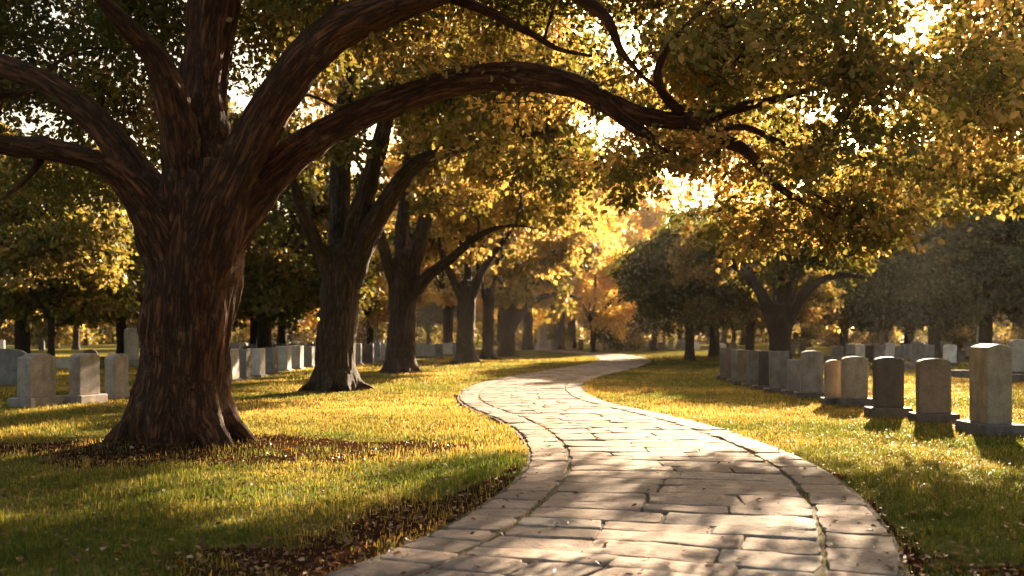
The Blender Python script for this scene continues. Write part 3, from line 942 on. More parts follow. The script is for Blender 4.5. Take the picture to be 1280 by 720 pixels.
RIGHT = 'dark trees standing on the right lawn'
hero('broad dark tree with a low curved limb behind the row of right headstones', 975, 463,
     [(975, 470, 19), (975, 455, 17), (975, 430, 15.5), (975, 410, 16), (975, 392, 14), (975, 380, 9)],
     [([(982, 412, 10), (994, 385, 8.5), (1010, 362, 7.5), (1032, 348, 6), (1062, 344, 4.5), (1095, 350, 2.5)], -2),
      ([(968, 410, 10), (955, 375, 9), (935, 345, 7), (905, 325, 4)], 1),
      ([(975, 400, 10), (974, 355, 9), (968, 310, 7), (960, 260, 4)], 3),
      ([(979, 402, 9), (990, 360, 7), (1004, 310, 5), (1015, 260, 3)], 2)],
     .10, [(76, (835, 1090), (230, 318), (-3, 9), (1.0, 1.7), 200, .30), (16, (800, 900), (325, 385), (-2, 8), (.8, 1.2), 180, .25), (6, (1060, 1110), (330, 370), (-3, 5), (.7, 1.0), 150, .3)],
     .24, 61, BARK_DARK, LEAF_DARK, .55, group=RIGHT, name='shade_tree')

# the tree that stands out of frame on the right and hangs into the top corner
b = np.array([18.5, 28.0]); rg = np.random.default_rng(71)
tr = np.array([[b[0], b[1], -.3, .75], [b[0], b[1], 1, .6], [b[0]-.1, b[1], 3, .55], [b[0]-.2, b[1]-.1, 5, .5], [b[0]-.3, b[1], 7.5, .4], [b[0]-.2, b[1], 11, .2]])
lm = [np.array([[b[0]-.1, b[1], 3.2, .34], [b[0]-2, b[1]-1, 5.2, .28], [b[0]-4.5, b[1]-2, 6.9, .2], [b[0]-6.5, b[1]-3, 7.6, .13], [b[0]-8.6, b[1]-4, 7.2, .06]]),
      np.array([[b[0]-.2, b[1], 4.2, .32], [b[0]-1.6, b[1]+1.5, 6.8, .26], [b[0]-3.6, b[1]+3, 8.8, .18], [b[0]-5.5, b[1]+4.5, 9.7, .1]]),
      np.array([[b[0]-.2, b[1], 4.6, .3], [b[0]+2, b[1]-1.5, 7, .24], [b[0]+4, b[1]-3, 8.6, .14], [b[0]+5.5, b[1]-4, 9, .06]]),
      np.array([[b[0]-.2, b[1], 5, .3], [b[0]-2.4, b[1]-3, 7.4, .22], [b[0]-4.4, b[1]-6, 8.6, .13], [b[0]-6, b[1]-8.5, 8.4, .06]])]
wood = fused_wood([tr]+lm, .08, .022, 20, 6, 71)
cr = Crown(np.vstack([resample(p[2:], 2, .4) for p in lm]), 72)
cc = []
SUNNY = [P(925, 280, 13.5), P(985, 225, 13.5), P(950, 190, 13.5), P(1080, 190, 13), P(1010, 290, 13.3), P(880, 60, 13), P(1060, 40, 13)]
while len(cc) < 112:
    q = np.array([rg.uniform(-12, 5), rg.uniform(-7, 6), rg.uniform(-3, 3.4)])
    c = q+np.array([b[0]-1.5, b[1]-2, 7.0])
    if (q[0]/12)**2+(q[1]/7)**2+(q[2]/3.4)**2 < 1 and c[2] > 3.6 and c[2] > (c[1]-13.2)/3 and fbm(q[0:1]*.25, q[1:2]*.25, q[2:3]*.4, 5)[0] > -.15:
        px, py = 640+F*c[0]/c[1], HORIZON-F*(c[2]-CAM_H)/c[1]
        if math.hypot((px-1145)/60, (py-50)/45) < 1 or math.hypot((px-1265)/50, (py-150)/60) < 1: continue
        if min(np.linalg.norm(np.cross(c-q0, SUN_DIR)) for q0 in SUNNY) < 1.25: continue
        cc.append(c)
cr.grow(cc, list(rg.uniform(.7, 1.2, len(cc))), 250, .17, .45, .15, .045)
place_tree('shade_tree', 'tree mostly outside the frame whose leafy boughs hang into the upper right corner', b,
           [('trunk', wood[0])]+[('limb', w) for w in wood[1:]]+[('twig_sprays', cr.sticks()), ('crown', cr.leaves('quad'))], BARK_DARK, LEAF_OAK, RIGHT)


# ---- trees further off: a few kinds, copied
def tree_kind(seed, H, tr_r, fork, spread, n_limb, ncl, leaf, nleaf, bark, leafmat, t0, low=None, cr=(1.1, 1.9)):
    rg = np.random.default_rng(seed)
    low = fork if low is None else low
    lean = rg.normal(0, .15, 2)
    trunk = np.array([[0, 0, -.3, tr_r*1.5], [0, 0, .15, tr_r*1.25], [0, 0, 1, tr_r], [lean[0]*.4, lean[1]*.4, fork, tr_r*.92], [lean[0], lean[1], fork+(H-fork)*.35, tr_r*.6], [lean[0]*1.5, lean[1]*1.5, H*.85, tr_r*.15]])
    tb = Tubes(); tb.add(trunk, 14, .7, .12, .12, seed)
    sk = [resample(trunk[3:], 2, .6)]
    for i in range(n_limb):
        a = i/n_limb*2*np.pi+rg.uniform(-.4, .4); k = spread*rg.uniform(.55, .85); hz = fork+(H-fork)*rg.uniform(.28, .62)
        z0 = fork*rg.uniform(.8, 1.15)
        dx, dy = math.cos(a), math.sin(a)
        lb = np.array([[lean[0]*.4, lean[1]*.4, z0, tr_r*.55], [dx*k*.25, dy*k*.25, z0+(hz-z0)*.42, tr_r*.48], [dx*k*.6, dy*k*.6, z0+(hz-z0)*.8, tr_r*.33], [dx*k, dy*k, hz, tr_r*.12]])
        tb.add(lb, 9, 1.2, .2, .1, seed+i); sk.append(resample(lb[1:], 2, .6))
    c = Crown(np.vstack(sk), seed+1)
    cc = []
    zc = (low+H)/2
    while len(cc) < ncl:
        q = rg.uniform(-1, 1, 3); rr = np.linalg.norm(q)
        if rr > 1 or rr < .35: continue
        if fbm(q[0:1]*1.7+seed, q[1:2]*1.7, q[2:3]*1.7, seed)[0] < -.22: continue
        wz = 1-.25*q[2]
        cc.append(np.array([q[0]*spread*wz, q[1]*spread*wz, zc+q[2]*(H-low)/2*1.0]))
    c.grow(cc, list(rg.uniform(*cr, ncl)), int(nleaf*1.5), leaf*1.1, t0, .16, .06, twigs=2, seg=4, glades=False)
    return [('trunk', tb.mesh('trunk'), bark), ('twig_sprays', c.sticks(), bark), ('crown', c.leaves('quad'), leafmat)]


KINDS = {
    'gold_tall': tree_kind(101, 19, .42, 4.2, 7.0, 6, 80, .36, 80, BARK_DARK, LEAF_GOLD, .6, 3.6),
    'gold_round': tree_kind(103, 14, .36, 3.4, 6.2, 6, 66, .34, 80, BARK_DARK, LEAF_GOLD, .66, 2.6),
    'olive': tree_kind(105, 16, .45, 3.8, 7.2, 6, 84, .34, 95, BARK_DARK, LEAF_OAK, .45, 3.0),
    'dark_round': tree_kind(107, 11.5, .42, 3.6, 5.2, 5, 85, .30, 150, BARK_DARK, LEAF_DARK, .3, 4.0),
    'grey_dense': tree_kind(109, 12.5, .5, 2.8, 5.6, 5, 100, .30, 170, BARK_DARK, LEAF_GREY, .45, 3.4),
    'thin': tree_kind(111, 9, .16, 2.6, 3.2, 4, 34, .24, 90, BARK_DARK, LEAF_OAK, .5, 2.4, (.8, 1.3)),
    'bush': tree_kind(113, 3.2, .10, .5, 2.2, 6, 42, .22, 110, BARK_DARK, LEAF_OAK, .5, .2, (.6, .9)),
}
_first = {}


def stand(kind, px, d, scale, rot, label, group, name='tree', cat='tree', sz=None):
    x = (px-640)/F*d
    if kind not in _first:
        t = thing(name, label, cat, (x, d, gz(x, d)-.02), rot, group)
        for pn, me, mt in KINDS[kind]: obj(pn, me, mt, t)
        _first[kind] = t
    else:
        t = copy_tree(_first[kind]); t.name = name
        t.location = (x, d, gz(x, d)-.02); t.rotation_euler = (0, 0, rot)
        tag(t, label, cat, group)
    t.scale = (scale, scale, scale if sz is None else sz)
    return t


GOLDS = 'golden trees in the distance'
MIDR = 'dark trees standing on the right lawn'
LEFTS = 'trees behind the left headstones'
FAR = 'trees closing the far end of the cemetery'
for a in [
    # left background
    ('olive', 28, 47, .78, 0.4, 'dark forked tree at the left frame edge behind the pale stones', LEFTS),
    ('thin', 64, 42, .9, 1.1, 'thin young dark stem between the first two left headstones', LEFTS),
    ('olive', 152, 76, .85, 2.0, 'V forked dark tree seen just left of the huge trunk', LEFTS),
    ('dark_round', 318, 82, .95, .3, 'dark green round tree right of the huge trunk above the pale headstones', LEFTS),
    ('dark_round', 352, 90, 1.0, 2.3, 'dark green tree between the huge tree and the second avenue tree', LEFTS),
    ('gold_round', 462, 92, .9, 1.2, 'small golden tree with thin dark trunk seen between second and third avenue trees', LEFTS),
    ('gold_tall', 95, 118, .9, 3.0, 'hazy golden tree far behind the left headstones', LEFTS),
    ('olive', -40, 80, 1.0, 4.0, 'olive tree cut by the left frame edge', LEFTS),
    ('gold_round', 235, 125, 1.1, 1.9, 'golden tree hidden mostly behind the huge trunk', LEFTS),
    ('gold_tall', 400, 135, .95, 5.1, 'tall golden tree far behind the second avenue tree', LEFTS),
    ('olive', -190, 60, 1.0, 1.5, 'olive tree outside the left frame edge', LEFTS),
    # centre
    ('gold_tall', 560, 106, 1.3, .7, 'tall golden tree rising behind the fourth avenue tree', GOLDS),
    ('gold_round', 660, 112, 1.62, 2.6, 'round golden tree behind the last avenue tree', GOLDS),
    ('gold_round', 741, 95, .78, .9, 'lone tree past the far bend with a limb bending left', GOLDS),
    ('gold_tall', 790, 150, 1.45, 4.4, 'tall golden tree beyond the bend right of the lone tree', GOLDS),
    ('gold_tall', 700, 124, 1.25, 2.2, 'tall golden tree standing between the bend and the lone tree', GOLDS),
    ('gold_tall', 905, 160, 1.05, 1.2, 'tall golden tree right of the golden one behind the small dark trunks', GOLDS),
    ('olive', 330, 66, 1.05, 1.4, 'tall olive tree showing between the huge trunk and the second avenue tree', LEFTS),
    ('gold_round', 850, 158, 1.15, 5.4, 'golden tree behind the small dark trunks on the right lawn', GOLDS),
    ('gold_round', 715, 136, 1.56, 3.3, 'pale golden tree at the very end of the path', GOLDS),
    # right
    ('dark_round', 818, 112, .78, 1.6, 'small dark tree right of the far bend', MIDR),
    ('dark_round', 862, 63, .72, .2, 'leftmost dark straight trunk on the right lawn beside the path', MIDR),
    ('dark_round', 893, 75, .9, 2.9, 'thick straight dark trunk second on the right lawn', MIDR),
    ('olive', 937, 58, .62, 4.9, 'dark leaning trunk rising behind the grey row of headstones', MIDR),
    ('thin', 917, 90, 1.1, 2.2, 'slender trunk seen between the dark trunks on the right lawn', MIDR),
    ('olive', 1055, 88, .8, 3.7, 'straight dark trunk above the far right headstones', MIDR),
    ('grey_dense', 1136, 78, .75, .5, 'grey green tree with straight dark trunk above the dark headstone', MIDR),
    ('grey_dense', 1168, 72, .9, 1.9, 'grey green dense tree with the thickest trunk of the right wood', MIDR),
    ('grey_dense', 1232, 80, 1.05, 3.6, 'dense grey green tree behind the tallest headstone', MIDR),
    ('grey_dense', 1300, 70, .95, 5.2, 'dense grey green tree cut by the right frame edge', MIDR),
    ('gold_round', 1010, 150, 1.2, .3, 'golden tree glowing through the gap under the curved limb', GOLDS),
    ('gold_round', 1105, 115, 1.56, 4.1, 'golden tree above the far right headstones', GOLDS),
    ('gold_round', 1215, 110, 1.89, 2.4, 'bright golden tree top above the grey green wood', GOLDS),
    ('gold_tall', 1330, 119, 1.3, 1.0, 'tall golden tree at the right frame edge', GOLDS),
]:
    stand(*a)
# the wood that closes the view
frng = np.random.default_rng(5)
words = ['golden brown', 'olive', 'dark', 'pale golden', 'russet', 'dull green']
for i, px in enumerate(np.linspace(-60, 1340, 34)):
    k = ['gold_round', 'olive', 'dark_round', 'gold_round', 'gold_tall', 'olive'][i % 6]
    stand(k, px+frng.uniform(-15, 15), frng.uniform(165, 205), frng.uniform(.75, 1.05), frng.uniform(0, 6.28),
          'hazy tree in the closing wood at the far end of the cemetery', FAR)
for i, px in enumerate([70, 180, 470, 690, 780, 1000, 1045, 1090, 1200, 1290]):
    d = frng.uniform(105, 150)
    stand('bush', px, d, frng.uniform(.8, 1.5), frng.uniform(0, 6), ['leafy golden shrub far behind the first left headstones', 'shrub beside the distant pale obelisk',
          'shrub between the second and third avenue trees', 'shrub behind the far headstones left of the lone tree', 'shrub behind the far headstones right of the lone tree',
          'shrub right of the broad dark trunk', 'shrub under the straight dark trunk of the right wood', 'shrub behind the pale far right stones',
          'shrub left of the tallest headstone in the distance', 'shrub at the right edge in the distance'][i], 'shrubs among the distant graves', 'shrub', 'shrub')

# undergrowth beneath the closing wood: one mass
ug = np.random.default_rng(17); n = 60000
ua = ug.uniform(-.62, .62, n); ud = 205+18*fbm(ua*9, ua*0, seed=81)+ug.normal(0, 4, n)
ut = 5.5+3.5*fbm(ua*40, ua*0, seed=82, octs=4)
uz = np.abs(ug.uniform(0, 1, n))*np.maximum(ut, 1.5)
C_ = np.stack([ua*ud, ud, uz], 1)
me = leaf_mesh('forest', C_, ug.normal(0, 1, (n, 3)), ug.normal(0, 1, (n, 3)), ug.uniform(.5, 1.0, n), np.clip(.45+.25*fbm(ua*60, uz*.4, seed=83)+ug.normal(0, .1, n), 0, 1), 'quad')
tag(obj('undergrowth', me, LEAF_OAK), kind='stuff')

# ------------------------------------------------------------------ gravestones
ST = {
    'tan': stone_material('tan_granite', (.30, .235, .165), (.17, .125, .085)),
    'brown': stone_material('brown_granite', (.21, .16, .115), (.12, .085, .06)),
    'dark': stone_material('dark_granite', (.050, .040, .034), (.024, .019, .016), .6),
    'grey': stone_material('grey_granite', (.21, .19, .17), (.115, .10, .088)),
    'pale': stone_material('pale_granite', (.50, .45, .39), (.34, .30, .26)),
    'white': stone_material('white_marble', (.72, .66, .58), (.50, .45, .40)),
    'base': stone_material('plinth_granite', (.12, .10, .085), (.06, .05, .042)),
    'pink': stone_material('pinkish_granite', (.31, .26, .225), (.19, .155, .13)),
}


def outline(top, w, h):
    a = w/2
    if top == 'flat': return [(-a, 0), (a, 0), (a, h), (-a, h)]
    if top == 'taper': return [(-a, 0), (a, 0), (a*.93, h), (-a*.93, h)]
    if top == 'peak': return [(-a, 0), (a, 0), (a, h-.07*w/.5), (a*.1, h), (-a*.1, h), (-a, h-.07*w/.5)]
    if top == 'arch':
        s_ = .13*w/.5
        return [(-a, 0), (a, 0)]+[(a*math.cos(t), h-s_+s_*math.sin(t)) for t in np.linspace(0, math.pi, 13)]
    if top == 'low':
        s_ = .07*w/.5
        return [(-a, 0), (a, 0)]+[(a*math.cos(t), h-s_+s_*math.sin(t)) for t in np.linspace(0, math.pi, 11)]
    if top == 'round':
        return [(-a, 0), (a, 0)]+[(a*math.cos(t), h-a+a*math.sin(t)) for t in np.linspace(0, math.pi, 15)]
    if top == 'shoulder':
        return [(-a, 0), (a, 0), (a, h-.085), (a*.86, h-.055), (a*.62, h-.05), (a*.55, h-.012), (a*.3, h), (-a*.3, h), (-a*.55, h-.012), (-a*.62, h-.05), (-a*.86, h-.055), (-a, h-.085)]


def slab_mesh(name, pts, t, z0, bevel, seg=2):
    bm = bmesh.new()
    f_ = [bm.verts.new((x, -t/2, z+z0)) for x, z in pts]; k_ = [bm.verts.new((x, t/2, z+z0)) for x, z in pts]
    n = len(pts)
    bm.faces.new(f_); bm.faces.new(k_[::-1])
    for i in range(n):
        j = (i+1) % n; bm.faces.new((f_[j], f_[i], k_[i], k_[j]))
    bmesh.ops.recalc_face_normals(bm, faces=bm.faces)
    if bevel:
        ed = [e for e in bm.edges if e.calc_face_angle(0) > .5]
        bmesh.ops.bevel(bm, geom=ed, offset=bevel, segments=seg, affect='EDGES', profile=.5)
    me = bpy.data.meshes.new(name); bm.to_mesh(me); bm.free()
    return me


def gravestone(px, py, w, t, h, top, mat, label, group, rz=0.0, plinth=(.25, .2, .17), pm='base', lean=0.0, bevel=.016, d=None, cat='gravestone', name='gravestone'):
    """foot of the plinth's near edge seen at (px, py)"""
    b = G(px, py) if d is None else np.array([(px-640)/F*d, d])
    z = gz(*b)-.03
    g = thing(name, label, cat, (b[0], b[1], z), rz, group)
    ph = 0
    if plinth:
        ph = plinth[2]+.03
        pw, pt = w+plinth[0], t+plinth[1]
        obj('plinth', slab_mesh('plinth', [(-pw/2, 0), (pw/2, 0), (pw/2, ph), (-pw/2, ph)], pt, 0, bevel*1.1), ST[pm], g)
    o = obj('slab', slab_mesh('slab', outline(top, w, h-ph+.03), t, ph-.002 if plinth else -.05, bevel), ST[mat], g)
    o.rotation_euler = (R(random.uniform(-1.2, 1.2)), R(random.uniform(-1.3, 1.3)), 0)
    return g


RR = 'headstones in the row along the right lawn'
gravestone(1238, 541, .40, .60, 1.46, 'peak', 'tan', 'tallest brown headstone of the right row, peaked top and dark plinth, nearest the right edge', RR, R(2), (.27, .42, .19))
gravestone(1167, 528, .56, .24, 1.17, 'low', 'brown', 'brown mottled headstone with low arched top beside the tallest one', RR, R(-6), (.2, .28, .18))
gravestone(1110, 521, .54, .22, 1.17, 'low', 'dark', 'blackish headstone with arched top, the darkest of the right row', RR, R(-5), (.26, .26, .19))
gravestone(1068, 509, .54, .22, 1.09, 'low', 'tan', 'tan headstone with arched top left of the blackish one', RR, R(-6), (.2, .28, .17))
gravestone(1043, 507, .40, .22, 1.02, 'arch', 'tan', 'small narrow headstone tucked behind the tan arched one', RR, R(-6), (.16, .24, .16))
row = [(1014, 499, .52, .26, 1.17, 'low', 'grey', 'wide grey headstone with low arched top at the near end of the grey row'),
       (994, 495, .40, .24, .94, 'flat', 'grey', 'short flat topped headstone squeezed in left of the wide grey one'),
       (974, 491, .52, .24, 1.17, 'flat', 'grey', 'pale grey flat headstone in front of the broad dark trunk'),
       (956, 487, .42, .30, 1.16, 'flat', 'dark', 'dark flat headstone left of the pale grey flat one'),
       (942, 484, .42, .24, 1.14, 'taper', 'grey', 'grey headstone under the leaning dark trunk of the right row'),
       (930, 481, .40, .24, 1.13, 'flat', 'tan', 'tan slab fourth from the far left end of the right row'),
       (922, 478.5, .40, .24, 1.13, 'flat', 'grey', 'grey slab third from the far left end of the right row'),
       (914, 476.5, .38, .24, 1.13, 'taper', 'brown', 'brownish slab second from the far left end of the right row'),
       (907, 474.5, .38, .24, 1.12, 'flat', 'grey', 'headstone at the far left end of the right row')]
for px, py, w, t, h, top, mt, lab in row:
    gravestone(px, py, w, t, h, top, mt, lab, RR, R(-8), (.28, .34, .14))
BR = 'headstones in the field beyond the right row'
back = [(1034, 456, 1.0, .4, .55, 'flat', 'grey', 'low wide grey block behind the small narrow headstone'),
        (1047, 457, .62, .25, 1.05, 'low', 'grey', 'broad grey headstone above the low wide block'),
        (1062, 455, .5, .25, 1.1, 'taper', 'grey', 'tapered grey headstone just right of the low wide block'),
        (1075, 454, .5, .22, 1.05, 'flat', 'pale', 'pale slab above the tan arched headstone'),
        (1086, 453, .42, .25, 1.0, 'flat', 'dark', 'dark slab between two pale slabs above the tan headstone'),
        (1098, 454, .58, .22, 1.05, 'flat', 'grey', 'grey slab above the gap left of the blackish headstone'),
        (1112, 452, .5, .22, 1.15, 'arch', 'pale', 'pale arched slab directly above the blackish headstone'),
        (1124, 453, .5, .22, 1.0, 'flat', 'grey', 'grey slab over the right shoulder of the blackish headstone'),
        (1134, 452, .45, .22, 1.1, 'low', 'grey', 'grey rounded slab right of the blackish headstone in the back field'),
        (1146, 457, .62, .26, 1.22, 'low', 'pink', 'rounded pinkish headstone left above the brown mottled one'),
        (1161, 452, .62, .22, 1.05, 'taper', 'grey', 'grey tapered slab above the brown mottled headstone'),
        (1187, 457, .64, .24, 1.1, 'low', 'white', 'whitest headstone of the back field between the brown and the tallest stone'),
        (1202, 452, .42, .22, .7, 'flat', 'dark', 'small dark slab right beside the whitest back headstone'),
        (1273, 469, .72, .3, 1.42, 'low', 'pale', 'large pale headstone at the right frame edge behind the tallest stone'),
        (1290, 460, .6, .24, 1.1, 'flat', 'grey', 'grey slab outside the right frame edge')]
for px, py, w, t, h, top, mt, lab in back:
    gravestone(px, py, w, t, h, top, mt, lab, BR, R(random.uniform(-14, 4)), (.3, .2, .12), bevel=.014)
# low stone kerbs round plots in the right field
for px, py, ln, rz, lab in [(1200, 473, 2.6, -4, 'long low stone kerb of a plot left of the tallest headstone'),
                            (1290, 478, 3.0, -4, 'low stone kerb of a plot at the right frame edge'),
                            (1120, 462, 2.4, 6, 'low stone kerb of a plot behind the blackish headstone')]:
    b = G(px, py)
    o = obj('plot_kerb', slab_mesh('plot_kerb', [(-ln/2, 0), (ln/2, 0), (ln/2, .30), (-ln/2, .30)], .3, -.03, .02), ST['grey'])
    o.location = (b[0], b[1], gz(*b)); o.rotation_euler = (0, 0, R(rz)); tag(o, lab, 'kerb', 'kerbs of the grave plots')

LR = 'headstones left of the huge trunk'
gravestone(46, 508, .82, .34, 1.16, 'shoulder', 'pink', 'pinkish headstone with shouldered top, nearest of the left stones', LR, R(75), (.26, .26, .20), 'pink')
gravestone(106, 504, .70, .30, 1.16, 'low', 'pink', 'pinkish headstone with low arched top, second from the left frame edge', LR, R(75), (.24, .24, .19), 'pink')
gravestone(146, 498, .58, .28, 1.12, 'arch', 'pink', 'narrow pinkish headstone beside the huge trunk with dark left side', LR, R(75), (.26, .24, .13), 'pink')
gravestone(6, 483, 1.25, .25, 1.20, 'low', 'grey', 'wide blue grey headstone cut by the left frame edge', LR, R(14), None)
gravestone(113, 474, .55, .22, 1.14, 'round', 'dark', 'dark round topped headstone behind the second left stone', LR, R(12), None)
gravestone(165, 458, .62, .5, 2.05, 'arch', 'pale', 'tall pale monument with rounded top at the left edge of the huge trunk', LR, R(35), (.5, .5, .4), 'pale')
gravestone(148, 459, .9, .6, .75, 'flat', 'pale', 'low pale block left of the tall pale monument', LR, R(30), None)
gravestone(84, 462, 1.3, .4, .62, 'arch', 'pale', 'low curved pale stone far behind the first two left headstones', LR, R(0), None)
LRow = 'pale sunlit headstones right of the huge trunk'
names = ['first', 'second', 'third', 'fourth', 'fifth', 'sixth', 'seventh', 'eighth']
for i, (px, py, w, t, h, mt) in enumerate([(287, 478, .46, .70, 1.12, 'pale'), (305, 475, .40, .70, 1.12, 'grey'), (321, 471.5, .46, .66, 1.12, 'pale'), (338, 468, .46, .70, 1.12, 'grey'),
                                          (354, 465, .56, .6, 1.12, 'pale'), (370, 462.5, .55, .6, 1.12, 'pale'), (384, 460, .62, .5, 1.05, 'grey'), (397, 458, .6, .5, 1.05, 'pale')]):
    gravestone(px, py, w, t, h, 'flat', mt, f'{names[i]} headstone in the pale flat topped row, counted from the huge trunk', LRow, R(-4), (.16, .16, .10), 'grey')
LB2 = 'headstones behind the pale row on the left'
for px, py, w, t, h, top, mt, lab in [
    (291, 450, .9, .3, 1.2, 'flat', 'pale', 'pale wide block above the first stone of the pale row'),
    (309, 449, .55, .3, .95, 'low', 'dark', 'dark headstone above the second stone of the pale row'),
    (317, 447, .5, .3, 1.0, 'flat', 'grey', 'grey slab left of the small pale obelisk'),
    (335, 447, .5, .3, .9, 'low', 'pale', 'small pale headstone right of the small pale obelisk'),
    (350, 450, .9, .3, 1.1, 'low', 'dark', 'broad dark headstone above the middle of the pale row'),
    (366, 448, .6, .3, 1.1, 'arch', 'grey', 'grey arched headstone above the fifth stone of the pale row'),
    (378, 448, .5, .3, 1.2, 'round', 'pale', 'bright round topped headstone above the end of the pale row'),
    (389, 447, .6, .3, 1.05, 'flat', 'grey', 'grey slab beside the second avenue trunk')]:
    gravestone(px, py, w, t, h, top, mt, lab, LB2, R(random.uniform(-6, 10)), (.2, .2, .1))
# obelisks
def obelisk(px, py, w, h, mat, label):
    b = G(px, py); g = thing('obelisk', label, 'obelisk', (b[0], b[1], gz(*b)-.03), R(20), 'obelisks')
    for nm, ww, z0, z1, tp in (('plinth', w*1.9, 0, .3, 1.0), ('die', w*1.35, .3, .75, .95), ('shaft', w, .75, h-.25, .72)):
        bm = bmesh.new()
        lo = [bm.verts.new((a*ww/2, c*ww/2, z0)) for a, c in ((-1, -1), (1, -1), (1, 1), (-1, 1))]
        hi = [bm.verts.new((a*ww*tp/2, c*ww*tp/2, z1)) for a, c in ((-1, -1), (1, -1), (1, 1), (-1, 1))]
        bm.faces.new(lo[::-1])
        for i in range(4): bm.faces.new((lo[i], lo[(i+1) % 4], hi[(i+1) % 4], hi[i]))
        if nm == 'shaft':
            ap = bm.verts.new((0, 0, h))
            for i in range(4): bm.faces.new((hi[i], hi[(i+1) % 4], ap))
        else: bm.faces.new(hi)
        bmesh.ops.bevel(bm, geom=list(bm.edges), offset=.015, segments=1, affect='EDGES')
        me = bpy.data.meshes.new(nm); bm.to_mesh(me); bm.free(); obj(nm, me, ST[mat], g)
obelisk(326, 448, .62, 2.1, 'pale', 'small pale obelisk above the third stone of the pale row')
obelisk(1228, 440, .9, 2.9, 'pale', 'pale obelisk peeping out above the tallest headstone')
obelisk(677, 437.5, .9, 3.0, 'pale', 'pale obelisk among the far headstones past the last avenue tree')
# stones between the avenue trunks
BT = 'headstones between the avenue trunks'
for i, (px, py, w, h, mt) in enumerate([(444, 457, .62, 1.15, 'grey'), (453, 456, .55, 1.1, 'pale'), (460, 456, .6, 1.15, 'dark'), (469, 454, .6, 1.2, 'grey'), (477, 453, .55, 1.15, 'pale'),
                                        (526, 447, .7, 1.1, 'pale'), (537, 447, .8, 1.0, 'pale'), (548, 446, .7, 1.0, 'grey'), (559, 445, .9, 1.0, 'white')]):
    lab = (f'{names[i]} headstone from the left seen between second and third avenue trunks' if i < 5 else
           f'{names[i-5]} headstone from the left seen between third and fourth avenue trunks')
    gravestone(px, py, w, .4, h, ['flat', 'low', 'flat', 'flat', 'low'][i % 5], mt, lab, BT, R(4), (.2, .2, .1))
# far row where the path ends
FR = 'small headstones in the far row where the path ends'
ords = ['first', 'second', 'third', 'fourth', 'fifth', 'sixth', 'seventh', 'eighth', 'ninth', 'tenth', 'eleventh', 'twelfth', 'thirteenth', 'fourteenth', 'fifteenth', 'sixteenth', 'seventeenth', 'eighteenth']
xs = [651, 660, 667, 686, 697, 712, 726, 745, 757, 764, 782, 795, 806, 815, 827, 838, 852, 870]
for i, px in enumerate(xs):
    py = 437.2-.6*(i % 3 == 1)+(.4 if i > 8 else 0)
    mt = ['tan', 'pale', 'grey', 'white', 'grey', 'pale', 'dark'][i % 7]
    top = ['flat', 'low', 'flat', 'arch', 'flat', 'round', 'low'][(i*3) % 7]
    gravestone(px, py, [.6, .7, .9, .6, 1.2, .7][i % 6], .35, [1.1, 1.3, .95, 1.2, 1.0][i % 5], top, mt,
               f'{ords[i]} headstone from the left in the far row where the path ends', FR, R(random.uniform(-8, 8)), None, bevel=.02)
# scattered small stones deep in the left and right fields
SF = 'tiny headstones deep in the cemetery'
frng = np.random.default_rng(9)
for px, lo, hi, n in ((15, 0, 175, 7), (1000, 985, 1275, 18), (420, 290, 480, 14), (540, 515, 570, 5), (900, 875, 960, 5)):
    for i in range(n):
        x = frng.uniform(lo, hi); d = frng.uniform(75, 125)
        gravestone(x, 0, frng.uniform(.5, .9), .3, frng.uniform(.8, 1.3), ['flat', 'low', 'arch', 'taper'][frng.integers(4)], ['grey', 'pale', 'tan', 'dark'][frng.integers(4)],
                   'tiny headstone deep in the cemetery field, one among many', SF, R(frng.uniform(-12, 12)), None, bevel=.02, d=d)

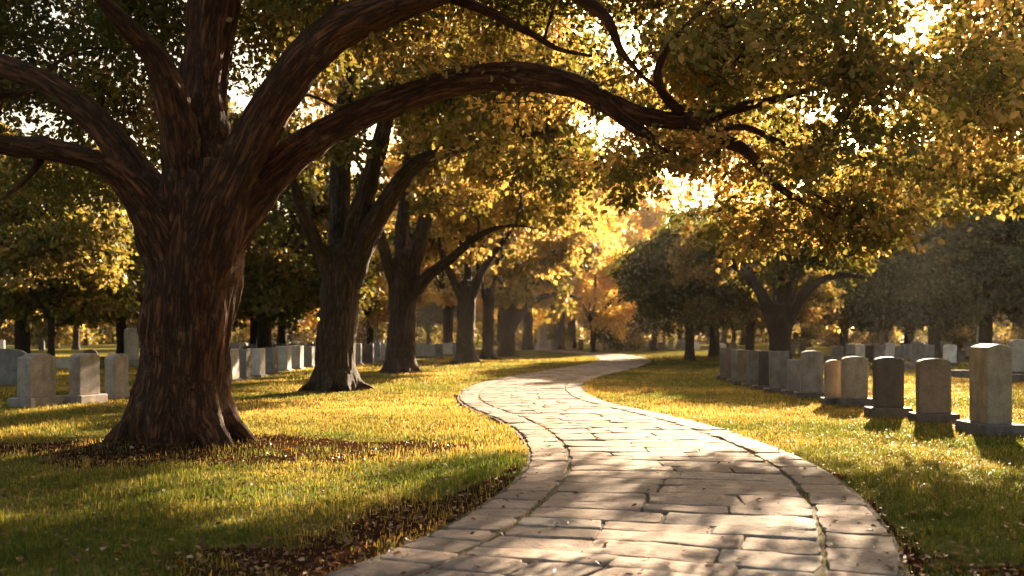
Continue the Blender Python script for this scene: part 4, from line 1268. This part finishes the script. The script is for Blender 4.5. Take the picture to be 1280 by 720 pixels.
# ------------------------------------------------------------------ haze
HAZE = 0.00008
if HAZE > 0:
    bm = bmesh.new(); bmesh.ops.create_cube(bm, size=1)
    me = bpy.data.meshes.new('haze'); bm.to_mesh(me); bm.free()
    m, nt = new_mat('haze_air')
    pv = node(nt, 'ShaderNodeVolumePrincipled')
    pv.inputs['Color'].default_value = (1.0, .93, .82, 1); pv.inputs['Density'].default_value = HAZE; pv.inputs['Anisotropy'].default_value = .65
    out = node(nt, 'ShaderNodeOutputMaterial'); nt.links.new(pv.outputs[0], out.inputs['Volume'])
    o = obj('haze', me, m); o.location = (0, 420, 14.5); o.scale = (1500, 1400, 31.5)
    tag(o, kind='stuff')

# ------------------------------------------------------------------ light
world = bpy.data.worlds.new('World'); scene.world = world; world.use_nodes = True
nt = world.node_tree; nt.nodes.clear()
sky = node(nt, 'ShaderNodeTexSky', sky_type='NISHITA', sun_disc=False)
sky.sun_elevation = SUN_EL; sky.sun_rotation = SUN_AZ
sky.air_density = 1.0; sky.dust_density = 4.0; sky.ozone_density = .6
tint = mixc(nt, 1.0, sky.outputs[0], (1.0, .86, .68), 'MULTIPLY')
bg = node(nt, 'ShaderNodeBackground', i_Strength=.056); nt.links.new(tint, bg.inputs[0])
out = node(nt, 'ShaderNodeOutputWorld'); nt.links.new(bg.outputs[0], out.inputs[0])
sl = bpy.data.lights.new('sun', 'SUN'); sl.energy = 5.0; sl.angle = R(.5); sl.color = (1.0, .755, .50)
so = bpy.data.objects.new('sun', sl); COL.objects.link(so)
so.rotation_euler = Vector(SUN_DIR).to_track_quat('Z', 'Y').to_euler(); so.location = (30, 60, 30)

# ------------------------------------------------------------------ camera
cam = bpy.data.cameras.new('camera'); cam.sensor_width = 36; cam.lens = F*36/1280
cam.shift_y = (HORIZON-360)/1280
cam.clip_start = .1; cam.clip_end = 3000
cam.dof.use_dof = True; cam.dof.focus_distance = 12.5; cam.dof.aperture_fstop = 1.6
co = bpy.data.objects.new('camera', cam); COL.objects.link(co)
co.location = (0, 0, CAM_H); co.rotation_euler = (R(90), 0, 0)
scene.camera = co

scene.view_settings.view_transform = 'Standard'; scene.view_settings.look = 'None'
scene.view_settings.gamma = 1.0; scene.view_settings.exposure = 2.72
c = scene.cycles
c.use_denoising = True
try: c.denoiser = 'OPENIMAGEDENOISE'
except Exception: pass
c.max_bounces = 10; c.diffuse_bounces = 7; c.glossy_bounces = 2; c.transmission_bounces = 6; c.volume_bounces = 0; c.transparent_max_bounces = 8
c.sample_clamp_indirect = 6.0; c.use_adaptive_sampling = True; c.adaptive_threshold = .02
c.caustics_reflective = False; c.caustics_refractive = False
